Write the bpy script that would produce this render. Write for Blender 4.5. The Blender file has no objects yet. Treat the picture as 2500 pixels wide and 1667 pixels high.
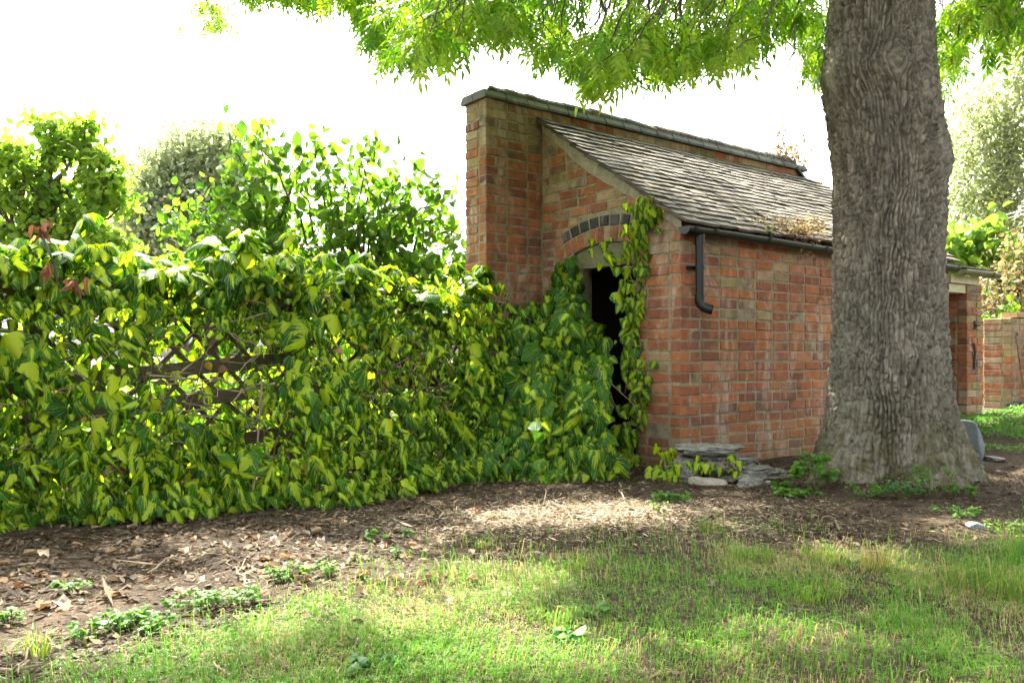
import bpy, math, random
import numpy as np
from mathutils import Matrix, Vector

random.seed(11)
RNG = np.random.default_rng(11)
scene = bpy.context.scene
COL = scene.collection

# ------------------------------------------------------------------ camera
CAMZ = 0.84
F = 2060.0            # focal length in pixels of a 2500 px wide frame
HOR = 870.0           # horizon row
cam_d = bpy.data.cameras.new('camera')
cam = bpy.data.objects.new('camera', cam_d)
COL.objects.link(cam)
cam.location = (0, 0, CAMZ)
cam.rotation_euler = (math.radians(90), 0, 0)
cam_d.sensor_width = 36.0
cam_d.lens = 36.0 * F / 2500.0
cam_d.shift_y = (HOR - 833.5) / 2500.0
cam_d.clip_start = 0.05
cam_d.clip_end = 1000
scene.camera = cam

# ------------------------------------------------------------------ sky, sun, exposure
SUN_EL, SUN_AZ = math.radians(52), math.radians(-24)     # azimuth from +Y towards +X
S = np.array([math.sin(SUN_AZ) * math.cos(SUN_EL), math.cos(SUN_AZ) * math.cos(SUN_EL), math.sin(SUN_EL)])
world = bpy.data.worlds.new('World')
scene.world = world
world.use_nodes = True
wn, wl = world.node_tree.nodes, world.node_tree.links
wn.clear()
wo = wn.new('ShaderNodeOutputWorld')
wb = wn.new('ShaderNodeBackground')
ws = wn.new('ShaderNodeTexSky')
ws.sky_type = 'NISHITA'
ws.sun_disc = False
ws.sun_elevation = SUN_EL
ws.sun_rotation = SUN_AZ
ws.air_density = 1.0
ws.dust_density = 7.0
ws.ozone_density = 0.6
hs = wn.new('ShaderNodeHueSaturation')       # thin white cloud veil: a sky with little blue left in it
hs.inputs['Saturation'].default_value = 0.22
wl.new(ws.outputs[0], hs.inputs['Color'])
wl.new(hs.outputs[0], wb.inputs[0])
wb.inputs[1].default_value = 0.128
wl.new(wb.outputs[0], wo.inputs[0])
sun_d = bpy.data.lights.new('sun', 'SUN')
sun_d.energy = 5.0
sun_d.angle = math.radians(0.6)
sun_d.color = (1.0, 0.93, 0.82)
sun = bpy.data.objects.new('sun', sun_d)
COL.objects.link(sun)
sun.rotation_euler = Vector(S).to_track_quat('Z', 'Y').to_euler()
sun.location = (0, 0, 20)
vs = scene.view_settings
vs.view_transform = 'Standard'
vs.look = 'None'
vs.gamma = 1.0
vs.exposure = 2.85
vs.use_curve_mapping = False
scene.render.engine = 'CYCLES'
cy = scene.cycles
cy.use_denoising = True
cy.denoiser = 'OPENIMAGEDENOISE'
cy.max_bounces = 6
cy.diffuse_bounces = 3
cy.glossy_bounces = 2
cy.transmission_bounces = 4
cy.transparent_max_bounces = 4
cy.use_adaptive_sampling = True
cy.adaptive_threshold = 0.03
cy.sample_clamp_indirect = 6.0

# ------------------------------------------------------------------ helpers
def W(px, py, Z):
    """a point of the place at depth Z, seen at (px, py) of the photograph"""
    return np.array([(px - 1250.0) / F * Z, Z, CAMZ + (HOR - py) / F * Z])

def proj(p):
    p = np.asarray(p, float)
    return np.stack([1250 + F * p[..., 0] / p[..., 1], HOR - F * (p[..., 2] - CAMZ) / p[..., 1]], -1)

def smooth(a, b, x):
    t = np.clip((x - a) / (b - a), 0, 1)
    return t * t * (3 - 2 * t)

def hash2(ix, iy, seed=0):
    ix = ix.astype(np.int64); iy = iy.astype(np.int64)
    h = (ix * 374761393 + iy * 668265263 + seed * 1442695041) & 0xFFFFFFFF
    h = ((h ^ (h >> 13)) * 1274126177) & 0xFFFFFFFF
    return ((h ^ (h >> 16)) & 0xFFFF) / 65535.0

def vnoise(x, y, seed=0):
    x = np.asarray(x, float); y = np.asarray(y, float)
    ix, iy = np.floor(x), np.floor(y)
    fx, fy = x - ix, y - iy
    fx = fx * fx * (3 - 2 * fx); fy = fy * fy * (3 - 2 * fy)
    a = hash2(ix, iy, seed); b = hash2(ix + 1, iy, seed)
    c = hash2(ix, iy + 1, seed); d = hash2(ix + 1, iy + 1, seed)
    return (a * (1 - fx) + b * fx) * (1 - fy) + (c * (1 - fx) + d * fx) * fy

def fbm(x, y, seed=0, o=3):
    s = 0; a = 0.5; x = np.asarray(x, float); y = np.asarray(y, float)
    for i in range(o):
        s = s + a * vnoise(x * 2 ** i, y * 2 ** i, seed + i * 7); a *= 0.5
    return s / (1 - 0.5 ** o)

class MB:
    """collects pieces of one mesh"""
    def __init__(self):
        self.V = []; self.F = []; self.n = 0; self.C = []; self.UV = []; self.hasuv = False; self.hascol = False
    def add(self, V, Fa, col=None, uv=None):
        V = np.asarray(V, float).reshape(-1, 3)
        Fa = np.asarray(Fa, np.int64)
        self.V.append(V); self.F.append(Fa + self.n); self.n += len(V)
        if col is None:
            col = np.ones((len(V), 3))
        else:
            self.hascol = True
            col = np.broadcast_to(np.asarray(col, float), (len(V), 3))
        self.C.append(col)
        if uv is not None:
            self.hasuv = True
            self.UV.append(np.asarray(uv, float))
        else:
            self.UV.append(np.zeros((len(V), 2)))
        return self
    def box(self, lo, hi, col=None):
        x0, y0, z0 = lo; x1, y1, z1 = hi
        V = [(x0,y0,z0),(x1,y0,z0),(x1,y1,z0),(x0,y1,z0),(x0,y0,z1),(x1,y0,z1),(x1,y1,z1),(x0,y1,z1)]
        return self.add(V, [(0,3,2,1),(4,5,6,7),(0,1,5,4),(1,2,6,5),(2,3,7,6),(3,0,4,7)], col)
    def mesh(self, name, mat=None, smooth_=False, origin=(0, 0, 0)):
        me = bpy.data.meshes.new(name)
        V = np.concatenate(self.V) - np.asarray(origin, float)
        loops = np.concatenate([f.ravel() for f in self.F])
        tot = np.concatenate([np.full(len(f), f.shape[1]) for f in self.F])
        st = np.concatenate([[0], np.cumsum(tot)[:-1]])
        me.vertices.add(len(V)); me.vertices.foreach_set('co', V.ravel().astype(np.float32))
        me.loops.add(len(loops)); me.loops.foreach_set('vertex_index', loops.astype(np.int32))
        me.polygons.add(len(tot))
        me.polygons.foreach_set('loop_start', st.astype(np.int32))
        me.polygons.foreach_set('loop_total', tot.astype(np.int32))
        me.polygons.foreach_set('use_smooth', np.full(len(tot), smooth_))
        if self.hascol:
            C = np.concatenate(self.C)
            at = me.color_attributes.new('Col', 'FLOAT_COLOR', 'POINT')
            at.data.foreach_set('color', np.concatenate([C, np.ones((len(C), 1))], 1).ravel().astype(np.float32))
        if self.hasuv:
            U = np.concatenate(self.UV)[loops]
            l = me.uv_layers.new(name='UVMap')
            l.data.foreach_set('uv', U.ravel().astype(np.float32))
        me.update(calc_edges=True)
        if mat: me.materials.append(mat)
        return me

ORG = {}
def empty(name, loc, label=None, cat=None, group=None, kind=None):
    o = bpy.data.objects.new(name, None)
    o.empty_display_size = 0.1
    COL.objects.link(o)
    o.location = loc
    ORG[o.name] = np.array(loc, float)
    return tag(o, label, cat, group, kind)

def tag(o, label=None, cat=None, group=None, kind=None):
    if label: o['label'] = label
    if cat: o['category'] = cat
    if group: o['group'] = group
    if kind: o['kind'] = kind
    return o

def link(name, me, parent=None, loc=(0, 0, 0), R=None, s=1.0, color=None):
    """put a mesh into the place at world position loc"""
    o = bpy.data.objects.new(name, me)
    COL.objects.link(o)
    w = np.array(loc, float)
    ORG[o.name] = w
    if parent is not None:
        o.parent = parent
        l = w - ORG[parent.name]
    else:
        l = w
    if R is None:
        o.location = l
        if s != 1.0: o.scale = (s, s, s) if np.isscalar(s) else s
    else:
        sc = np.array([s, s, s]) if np.isscalar(s) else np.array(s)
        M = Matrix.Identity(4)
        for i in range(3):
            for j in range(3):
                M[i][j] = R[i][j] * sc[j]
            M[i][3] = l[i]
        o.matrix_local = M
    if color is not None: o.color = (*color, 1)
    return o

def put(name, mb, mat, parent=None, smooth_=False, loc=None):
    """mesh with world coordinates; its origin at loc, or at the parent's"""
    if loc is None:
        loc = ORG[parent.name] if parent is not None else (0, 0, 0)
    return link(name, mb.mesh(name, mat, smooth_, loc), parent, loc)

def unit(v):
    v = np.asarray(v, float)
    return v / np.maximum(np.linalg.norm(v, axis=-1, keepdims=True), 1e-9)

def frames(tip, nor):
    """rotation matrices with y along tip and z towards nor"""
    y = unit(tip)
    z = nor - np.sum(nor * y, -1, keepdims=True) * y
    z = unit(z)
    x = np.cross(y, z)
    return np.stack([x, y, z], -1)

def tube_vf(pts, rad, sides=5, cap=True):
    pts = np.asarray(pts, float); n = len(pts)
    rad = np.broadcast_to(np.asarray(rad, float), (n,))
    t = unit(np.gradient(pts, axis=0))
    ref = np.array([0.31, 0.17, 0.93]) if abs(t[0][2]) < 0.9 else np.array([1.0, 0.1, 0])
    a = unit(np.cross(t, ref)); b = np.cross(t, a)
    th = np.linspace(0, 2 * np.pi, sides, endpoint=False)
    V = pts[:, None] + rad[:, None, None] * (np.cos(th)[None, :, None] * a[:, None] + np.sin(th)[None, :, None] * b[:, None])
    V = V.reshape(-1, 3)
    i = np.arange(n - 1)[:, None] * sides; j = np.arange(sides)[None]; k = (j + 1) % sides
    Fq = np.stack([i + j, i + k, i + sides + k, i + sides + j], -1).reshape(-1, 4)
    return V, Fq

def curve_pts(p0, p1, sag=0.0, wob=0.0, n=7, up=(0, 0, 1)):
    t = np.linspace(0, 1, n)[:, None]
    p = np.asarray(p0) * (1 - t) + np.asarray(p1) * t + np.asarray(up) * sag * 4 * t * (1 - t)
    if wob:
        w = RNG.normal(0, wob, (n, 3)); w[0] = 0; w[-1] *= 0.3
        p = p + w
    return p

def inst(tmpls, T, R, Sc, col):
    """many copies of leaf templates as one vertex and face array"""
    n = len(T)
    tv = np.stack([t['V'] for t in tmpls])
    idx = RNG.integers(0, len(tmpls), n)
    V = np.einsum('nij,nvj->nvi', R, tv[idx] * np.asarray(Sc).reshape(n, 1, -1)) + T[:, None]
    nv = tv.shape[1]
    Ft = tmpls[0]['F']
    Fa = (Ft[None] + (np.arange(n) * nv)[:, None, None]).reshape(-1, Ft.shape[1])
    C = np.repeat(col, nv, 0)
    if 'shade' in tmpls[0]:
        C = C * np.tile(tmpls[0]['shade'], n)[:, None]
    UV = np.tile(tmpls[0]['UV'], (n, 1)) if 'UV' in tmpls[0] else None
    return V.reshape(-1, 3), Fa, C, UV

# ------------------------------------------------------------------ materials
def mat_new(name):
    m = bpy.data.materials.new(name)
    m.use_nodes = True
    nt = m.node_tree
    nt.nodes.clear()
    out = nt.nodes.new('ShaderNodeOutputMaterial')
    return m, nt, out

class NT:
    """small node-building helper"""
    def __init__(self, name):
        self.m, self.nt, self.out = mat_new(name)
    def n(self, t, **kw):
        nd = self.nt.nodes.new('ShaderNode' + t)
        for k, v in kw.items():
            if k.startswith('i_'):
                nd.inputs[k[2:].replace('_', ' ')].default_value = v
            else:
                setattr(nd, k, v)
        return nd
    def l(self, a, b): self.nt.links.new(a, b)
    def noise(self, vec, scale, detail=4, rough=0.55, dist=0.0):
        nd = self.n('TexNoise')
        nd.inputs['Scale'].default_value = scale
        nd.inputs['Detail'].default_value = detail
        nd.inputs['Roughness'].default_value = rough
        nd.inputs['Distortion'].default_value = dist
        if vec is not None: self.l(vec, nd.inputs['Vector'])
        return nd.outputs['Fac']
    def ramp(self, fac, stops):
        r = self.n('ValToRGB')
        e = r.color_ramp.elements
        while len(e) < len(stops): e.new(0.5)
        for i, (p, c) in enumerate(stops):
            e[i].position = p
            e[i].color = (*c, 1) if len(c) == 3 else c
        self.l(fac, r.inputs[0])
        return r.outputs[0]
    def mix(self, fac, a, b, mode='MIX'):
        m = self.n('MixRGB', blend_type=mode)
        for i, v in ((0, fac), (1, a), (2, b)):
            if isinstance(v, (int, float)): m.inputs[i].default_value = v
            elif isinstance(v, tuple): m.inputs[i].default_value = (*v, 1)
            else: self.l(v, m.inputs[i])
        return m.outputs[0]
    def math(self, op, a, b=0.0, clamp=False):
        m = self.n('Math', operation=op, use_clamp=clamp)
        for i, v in ((0, a), (1, b)):
            if isinstance(v, (int, float)): m.inputs[i].default_value = v
            else: self.l(v, m.inputs[i])
        return m.outputs[0]
    def pos(self): return self.n('NewGeometry').outputs['Position']
    def scaled(self, vec, s):
        m = self.n('Mapping'); m.inputs['Scale'].default_value = s
        self.l(vec, m.inputs['Vector'])
        return m.outputs[0]
    def finish(self, col, rough=0.85, bump=None, bstr=0.4, bdist=0.01, spec=0.3, metal=0.0, trans=0.0, tcol=None):
        p = self.n('BsdfPrincipled')
        if isinstance(col, tuple): p.inputs['Base Color'].default_value = (*col, 1)
        else: self.l(col, p.inputs['Base Color'])
        if isinstance(rough, (int, float)): p.inputs['Roughness'].default_value = rough
        else: self.l(rough, p.inputs['Roughness'])
        p.inputs['Specular IOR Level'].default_value = spec
        p.inputs['Metallic'].default_value = metal
        if bump is not None:
            b = self.n('Bump')
            b.inputs['Strength'].default_value = bstr
            b.inputs['Distance'].default_value = bdist
            self.l(bump, b.inputs['Height'])
            self.l(b.outputs[0], p.inputs['Normal'])
        sh = p.outputs[0]
        if trans > 0:
            t = self.n('BsdfTranslucent')
            tc = tcol if tcol is not None else col
            if isinstance(tc, tuple): t.inputs[0].default_value = (*tc, 1)
            else: self.l(tc, t.inputs[0])
            mx = self.n('MixShader'); mx.inputs[0].default_value = trans
            self.l(sh, mx.inputs[1]); self.l(t.outputs[0], mx.inputs[2])
            sh = mx.outputs[0]
        self.l(sh, self.out.inputs[0])
        return self.m

def leaf_mat(name, trans=0.5, rough=0.5, spec=0.35, glow=(1.5, 1.5, 0.6)):
    b = NT(name)
    c = b.n('Attribute', attribute_name='Col').outputs['Color']
    nz = b.noise(b.pos(), 35, 2)
    c2 = b.mix(0.35, c, b.mix(1.0, c, b.ramp(nz, [(0.3, (0.45, 0.5, 0.45)), (0.7, (1.5, 1.45, 1.3))]), 'MULTIPLY'))
    t = b.mix(1.0, c2, glow, 'MULTIPLY')
    return b.finish(c2, rough, spec=spec, trans=trans, tcol=t)

def ivy_mat(name):
    b = NT(name)
    rnd = b.n('Attribute', attribute_name='Col').outputs['Color']
    sep = b.n('SeparateColor'); b.l(rnd, sep.inputs[0])
    uv = b.n('UVMap', uv_map='UVMap').outputs[0]
    su = b.n('SeparateXYZ'); b.l(uv, su.inputs[0])
    d = b.math('MULTIPLY', b.math('ABSOLUTE', b.math('SUBTRACT', su.outputs[0], 0.5)), 2.0)
    off = b.n('CombineXYZ'); b.l(b.math('MULTIPLY', sep.outputs[0], 37.0), off.inputs[2])
    b.l(su.outputs[0], off.inputs[0]); b.l(su.outputs[1], off.inputs[1])
    nz = b.noise(off.outputs[0], 5.0, 3, 0.6)
    # finger-like side veins that fan from the leaf base
    ang = b.n('Math', operation='ARCTAN2')
    b.l(d, ang.inputs[0]); b.l(b.math('ADD', su.outputs[1], 0.22), ang.inputs[1])
    vein = b.math('ABSOLUTE', b.math('SINE', b.math('MULTIPLY', ang.outputs[0], 8.5)))
    vn = b.math('SUBTRACT', 1.0, b.math('MULTIPLY', vein, 3.2), clamp=True)
    reach = b.math('ADD', b.math('MULTIPLY', d, 0.75), b.math('MULTIPLY', su.outputs[1], 0.22))
    edge = b.math('ADD', b.math('SUBTRACT', reach, b.math('MULTIPLY', nz, 0.45)), b.math('MULTIPLY', vein, 0.26))
    edge = b.math('ADD', edge, b.math('MULTIPLY', b.math('SUBTRACT', 0.40, sep.outputs[1]), 0.9))
    mask = b.n('MapRange'); mask.inputs[1].default_value = 0.16; mask.inputs[2].default_value = 0.40
    mask.inputs[3].default_value = 1; mask.inputs[4].default_value = 0
    b.l(edge, mask.inputs[0])
    green = b.mix(sep.outputs[2], (0.011, 0.062, 0.009), (0.058, 0.185, 0.014))
    lime = b.mix(sep.outputs[2], (0.27, 0.40, 0.014), (0.47, 0.56, 0.035))
    c = b.mix(mask.outputs[0], green, lime)
    c = b.mix(b.math('MULTIPLY', vn, 0.40), c, (0.40, 0.50, 0.10))
    t = b.mix(1.0, c, (1.6, 1.5, 0.5), 'MULTIPLY')
    bmp = b.math('ADD', b.math('MULTIPLY', vein, 0.6), nz)
    return b.finish(c, 0.42, bump=bmp, bstr=0.4, bdist=0.004, spec=0.22, trans=0.48, tcol=t)

def brick_mat(name, obj):
    b = NT(name)
    if obj: c = b.n('ObjectInfo').outputs['Color']
    else: c = b.n('Attribute', attribute_name='Col').outputs['Color']
    p = b.pos()
    n1 = b.noise(p, 14, 5, 0.65)
    n2 = b.noise(p, 85, 3, 0.6)
    n3 = b.noise(p, 3.1, 4, 0.6, 0.4)
    n4 = b.noise(b.scaled(p, (1, 1, 0.35)), 5.2, 5, 0.65, 0.6)
    c = b.mix(1.0, c, b.ramp(n1, [(0.25, (0.62, 0.6, 0.6)), (0.55, (1, 1, 1)), (0.8, (1.28, 1.2, 1.12))]), 'MULTIPLY')
    c = b.mix(b.ramp(n2, [(0.60, (0, 0, 0)), (0.74, (0.5, 0.5, 0.5))]), c, (0.09, 0.05, 0.04))
    c = b.mix(b.ramp(n4, [(0.53, (0, 0, 0)), (0.68, (0.72, 0.72, 0.72))]), c, (0.47, 0.39, 0.31))     # salts
    c = b.mix(b.ramp(n3, [(0.55, (0, 0, 0)), (0.70, (0.72, 0.72, 0.72))]), c, (0.070, 0.060, 0.055))   # soot
    sz = b.n('SeparateXYZ'); b.l(p, sz.inputs[0])
    low = b.n('MapRange'); low.inputs[1].default_value = 0.02; low.inputs[2].default_value = 0.42
    low.inputs[3].default_value = 0.75; low.inputs[4].default_value = 0.0
    b.l(sz.outputs[2], low.inputs[0])
    alg = b.math('MULTIPLY', low.outputs[0], b.ramp(n1, [(0.35, (0, 0, 0)), (0.65, (1, 1, 1))]))
    c = b.mix(alg, c, (0.10, 0.105, 0.035))                                                           # algae at the foot
    bm = b.math('ADD', b.math('MULTIPLY', n1, 0.7), b.math('MULTIPLY', n2, 0.5))
    return b.finish(c, 0.92, bump=bm, bstr=0.55, bdist=0.008, spec=0.2)

def plain_mat(name, lo, hi, scale=12, rough=0.85, bstr=0.4, bdist=0.006, spec=0.25, stretch=(1, 1, 1), moss=None, metal=0.0, fine=70):
    b = NT(name)
    p = b.scaled(b.pos(), stretch)
    n1 = b.noise(p, scale, 6, 0.65)
    n2 = b.noise(p, fine, 3, 0.6)
    c = b.ramp(n1, [(0.28, lo), (0.72, hi)])
    c = b.mix(0.3, c, b.mix(1.0, c, b.ramp(n2, [(0.3, (0.35, 0.35, 0.35)), (0.7, (1.7, 1.7, 1.7))]), 'MULTIPLY'))
    if moss:
        n3 = b.noise(b.pos(), 4.5, 5, 0.6)
        c = b.mix(b.ramp(n3, [(moss[1], (0, 0, 0)), (moss[1] + 0.14, (0.85, 0.85, 0.85))]), c, moss[0])
    return b.finish(c, rough, bump=b.math('ADD', n1, b.math('MULTIPLY', n2, 0.5)), bstr=bstr, bdist=bdist, spec=spec, metal=metal)

def objcol_mat(name, scale=9, rough=0.85, bstr=0.5, bdist=0.006, attr=False, lichen=(0.30, 0.30, 0.17), lich=0.6, stretch=(1, 1, 1)):
    b = NT(name)
    c = b.n('Attribute', attribute_name='Col').outputs['Color'] if attr else b.n('ObjectInfo').outputs['Color']
    p = b.scaled(b.pos(), stretch)
    n1 = b.noise(p, scale, 5, 0.65); n2 = b.noise(p, 80, 3, 0.6)
    c = b.mix(1.0, c, b.ramp(n1, [(0.25, (0.6, 0.6, 0.6)), (0.6, (1, 1, 1)), (0.8, (1.35, 1.32, 1.25))]), 'MULTIPLY')
    n3 = b.noise(b.pos(), 7.0, 6, 0.7)
    c = b.mix(b.ramp(n3, [(lich, (0, 0, 0)), (lich + 0.13, (0.7, 0.7, 0.7))]), c, lichen)
    return b.finish(c, rough, bump=b.math('ADD', n1, b.math('MULTIPLY', n2, 0.6)), bstr=bstr, bdist=bdist, spec=0.3)

M = {}
M['brick'] = brick_mat('brick_single', True)
M['brick_mass'] = brick_mat('brick_many', False)
M['mortar'] = plain_mat('mortar', (0.13, 0.108, 0.072), (0.36, 0.305, 0.205), 9, 0.95, 0.7, 0.008, 0.1, moss=((0.17, 0.16, 0.075), 0.58))
M['cement'] = plain_mat('cement_fillet', (0.21, 0.185, 0.13), (0.38, 0.34, 0.25), 16, 0.95, 0.7, 0.01, 0.1, moss=((0.16, 0.155, 0.08), 0.6))
M['coping'] = objcol_mat('blue_coping_brick', 8, 0.6, 0.4, 0.006, lichen=(0.17, 0.185, 0.13), lich=0.56)
M['slate'] = objcol_mat('roof_slate', 9, 0.7, 0.6, 0.006, lichen=(0.16, 0.148, 0.095), lich=0.55, stretch=(1, 1, 1))
M['slate_mass'] = objcol_mat('roof_slate_many', 9, 0.7, 0.6, 0.006, True, lichen=(0.16, 0.148, 0.095), lich=0.55)
M['plastic'] = plain_mat('black_gutter_plastic', (0.005, 0.006, 0.006), (0.014, 0.0155, 0.015), 6, 0.35, 0.08, 0.003, 0.4)
M['gutter_green'] = plain_mat('weathered_gutter', (0.055, 0.062, 0.03), (0.15, 0.16, 0.075), 6, 0.4, 0.1, 0.003, 0.5)
M['old_wood'] = plain_mat('weathered_timber', (0.10, 0.09, 0.05), (0.22, 0.20, 0.115), 7, 0.85, 0.5, 0.006, 0.2, stretch=(3, 3, 14), moss=((0.13, 0.15, 0.06), 0.55))
M['cream_wood'] = plain_mat('cream_painted_timber', (0.36, 0.34, 0.20), (0.56, 0.52, 0.34), 7, 0.75, 0.3, 0.004, 0.25, moss=((0.24, 0.25, 0.09), 0.58))
M['fence_wood'] = plain_mat('dark_fence_timber', (0.075, 0.058, 0.036), (0.175, 0.14, 0.085), 6, 0.9, 0.6, 0.006, 0.2, stretch=(3, 3, 16), moss=((0.10, 0.115, 0.04), 0.58))
M['dark_inside'] = plain_mat('shade_toned_inside_wall', (0.03, 0.024, 0.02), (0.06, 0.046, 0.038), 6, 0.95, 0.4, 0.008, 0.1)  # shade inside shed and store is put into this near-black colour
M['ivy'] = ivy_mat('variegated_ivy_leaf')
M['leaf'] = leaf_mat('broad_leaf', 0.56, glow=(1.3, 1.4, 0.6))
M['leaf_soft'] = leaf_mat('small_leaf', 0.6, 0.6, 0.2)
M['leaf_pale'] = leaf_mat('pale_small_leaf', 0.55, 0.6, 0.2, (1.2, 1.2, 0.85))
M['leaf_red'] = leaf_mat('reddish_small_leaf', 0.4, 0.6, 0.2, (1.15, 1.05, 0.8))
M['grass'] = leaf_mat('grass_blade', 0.40, 0.55, 0.3, (1.35, 1.35, 0.6))
M['dry'] = leaf_mat('dry_leaf', 0.2, 0.8, 0.15, (1.2, 0.95, 0.6))
M['stem'] = plain_mat('vine_stem', (0.13, 0.10, 0.06), (0.32, 0.26, 0.16), 14, 0.85, 0.4, 0.003, 0.2)
M['twig'] = plain_mat('dark_twig', (0.05, 0.042, 0.032), (0.13, 0.11, 0.085), 14, 0.85, 0.4, 0.003, 0.2)
M['rust'] = plain_mat('rusty_iron', (0.035, 0.025, 0.02), (0.11, 0.06, 0.035), 20, 0.7, 0.4, 0.002, 0.3, metal=0.3)
M['stone'] = plain_mat('lichened_stone', (0.06, 0.058, 0.047), (0.34, 0.33, 0.285), 26, 0.95, 1.0, 0.022, 0.15, moss=((0.10, 0.11, 0.05), 0.62), fine=95)
M['pale_stone'] = plain_mat('pale_stone', (0.22, 0.20, 0.15), (0.40, 0.37, 0.29), 10, 0.95, 0.7, 0.01, 0.15, moss=((0.15, 0.15, 0.08), 0.62))
M['blue_stone'] = plain_mat('smooth_blue_grey_stone', (0.10, 0.125, 0.13), (0.19, 0.215, 0.22), 6, 0.8, 0.3, 0.006, 0.25)
M['burnt'] = plain_mat('charred_wood', (0.008, 0.008, 0.008), (0.035, 0.032, 0.03), 12, 0.9, 0.8, 0.02, 0.2)
M['cable'] = plain_mat('pale_cable', (0.42, 0.42, 0.40), (0.55, 0.55, 0.52), 4, 0.6, 0.05, 0.001, 0.3)
M['house'] = plain_mat('far_brickwork', (0.22, 0.10, 0.07), (0.34, 0.17, 0.12), 9, 0.9, 0.2, 0.006, 0.2)
M['roof_tile'] = plain_mat('far_roof_tiles', (0.16, 0.09, 0.07), (0.26, 0.15, 0.11), 9, 0.9, 0.2, 0.006, 0.2)
M['glass'] = plain_mat('far_window_glass', (0.05, 0.06, 0.065), (0.09, 0.1, 0.11), 3, 0.1, 0.02, 0.001, 0.5)

# ------------------------------------------------------------------ the shed's own axes: u along the eaves, v up the gable
CX, CY = 1.23, 6.15
UX, UY = 0.7895, 0.6137
U3 = np.array([UX, UY, 0.0]); V3 = np.array([-UY, UX, 0.0]); Z3 = np.array([0, 0, 1.0])
def L(u, v, z):
    return np.stack(np.broadcast_arrays(CX + UX * np.asarray(u, float) - UY * np.asarray(v, float),
                                        CY + UY * np.asarray(u, float) + UX * np.asarray(v, float), np.asarray(z, float)), -1)
def to_uv(x, y):
    dx, dy = np.asarray(x) - CX, np.asarray(y) - CY
    return dx * UX + dy * UY, -dx * UY + dy * UX

def ground_z(x, y):
    x = np.asarray(x, float); y = np.asarray(y, float)
    u, v = to_uv(x, y)
    z = 0.20 * smooth(1.8, 5.0, u)
    z = z + 0.05 * (fbm(x * 0.9 + 3, y * 0.9, 3, 3) - 0.5)
    z = z + 0.022 * (fbm(x * 5, y * 5, 9, 3) - 0.5)
    z = z + 0.10 * np.exp(-((x - 2.43) ** 2 + (y - 5.45) ** 2) / 0.7)      # swell round the trunk
    return z

LAWN_X = np.array([-9.0, -2.2, -1.45, -1.16, -0.91, -0.675, -0.084, 0.40, 0.9, 1.4, 2.0, 2.84, 4.0, 9.0])
LAWN_Y = np.array([1.2, 1.4, 1.85, 2.17, 2.51, 2.98, 3.34, 3.58, 3.78, 3.62, 3.66, 4.0, 4.6, 5.2])
def lawn_depth(x, y):
    """metres inside the lawn (positive) or out on the soil (negative)"""
    yb = np.interp(x, LAWN_X, LAWN_Y)
    return (yb - y) + 0.45 * (fbm(np.asarray(x) * 2.1, np.asarray(y) * 2.1, 21, 3) - 0.5)

# ------------------------------------------------------------------ ground
def build_ground():
    def axis(lo, hi, step, far):
        a = np.arange(lo, hi + 1e-6, step)
        g = []; d = step
        while (g[-1] if g else 0) < far:
            d *= 1.35; g.append((g[-1] if g else 0) + d)
        g = np.array(g)
        return np.concatenate([lo - g[::-1], a, hi + g])
    xs = axis(-4.0, 7.5, 0.055, 400); ys = axis(1.2, 11.0, 0.055, 400)
    X, Y = np.meshgrid(xs, ys)
    Zg = ground_z(X, Y)
    V = np.stack([X, Y, Zg], -1).reshape(-1, 3)
    nx, ny = len(xs), len(ys)
    i = np.arange(ny - 1)[:, None] * nx + np.arange(nx - 1)[None]
    Fq = np.stack([i, i + 1, i + nx + 1, i + nx], -1).reshape(-1, 4)
    b = NT('bare_soil')
    p = b.pos()
    n1 = b.noise(p, 3.0, 6, 0.65); n2 = b.noise(p, 40, 5, 0.7); n3 = b.noise(p, 170, 3, 0.7)
    c = b.ramp(n1, [(0.3, (0.030, 0.021, 0.014)), (0.55, (0.052, 0.038, 0.025)), (0.75, (0.088, 0.066, 0.044))])
    c = b.mix(b.ramp(n2, [(0.50, (0, 0, 0)), (0.68, (0.5, 0.5, 0.5))]), c, (0.17, 0.128, 0.085))
    c = b.mix(b.ramp(n3, [(0.60, (0, 0, 0)), (0.72, (0.7, 0.7, 0.7))]), c, (0.035, 0.027, 0.02))
    m = b.finish(c, 0.95, bump=b.math('ADD', b.math('MULTIPLY', n2, 1.0), b.math('MULTIPLY', n3, 0.5)), bstr=0.9, bdist=0.02, spec=0.1)
    o = put('ground', MB().add(V, Fq), m, None, True)
    tag(o, 'bare brown soil running under the hedge and lawn', 'ground', kind='structure')
build_ground()

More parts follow.
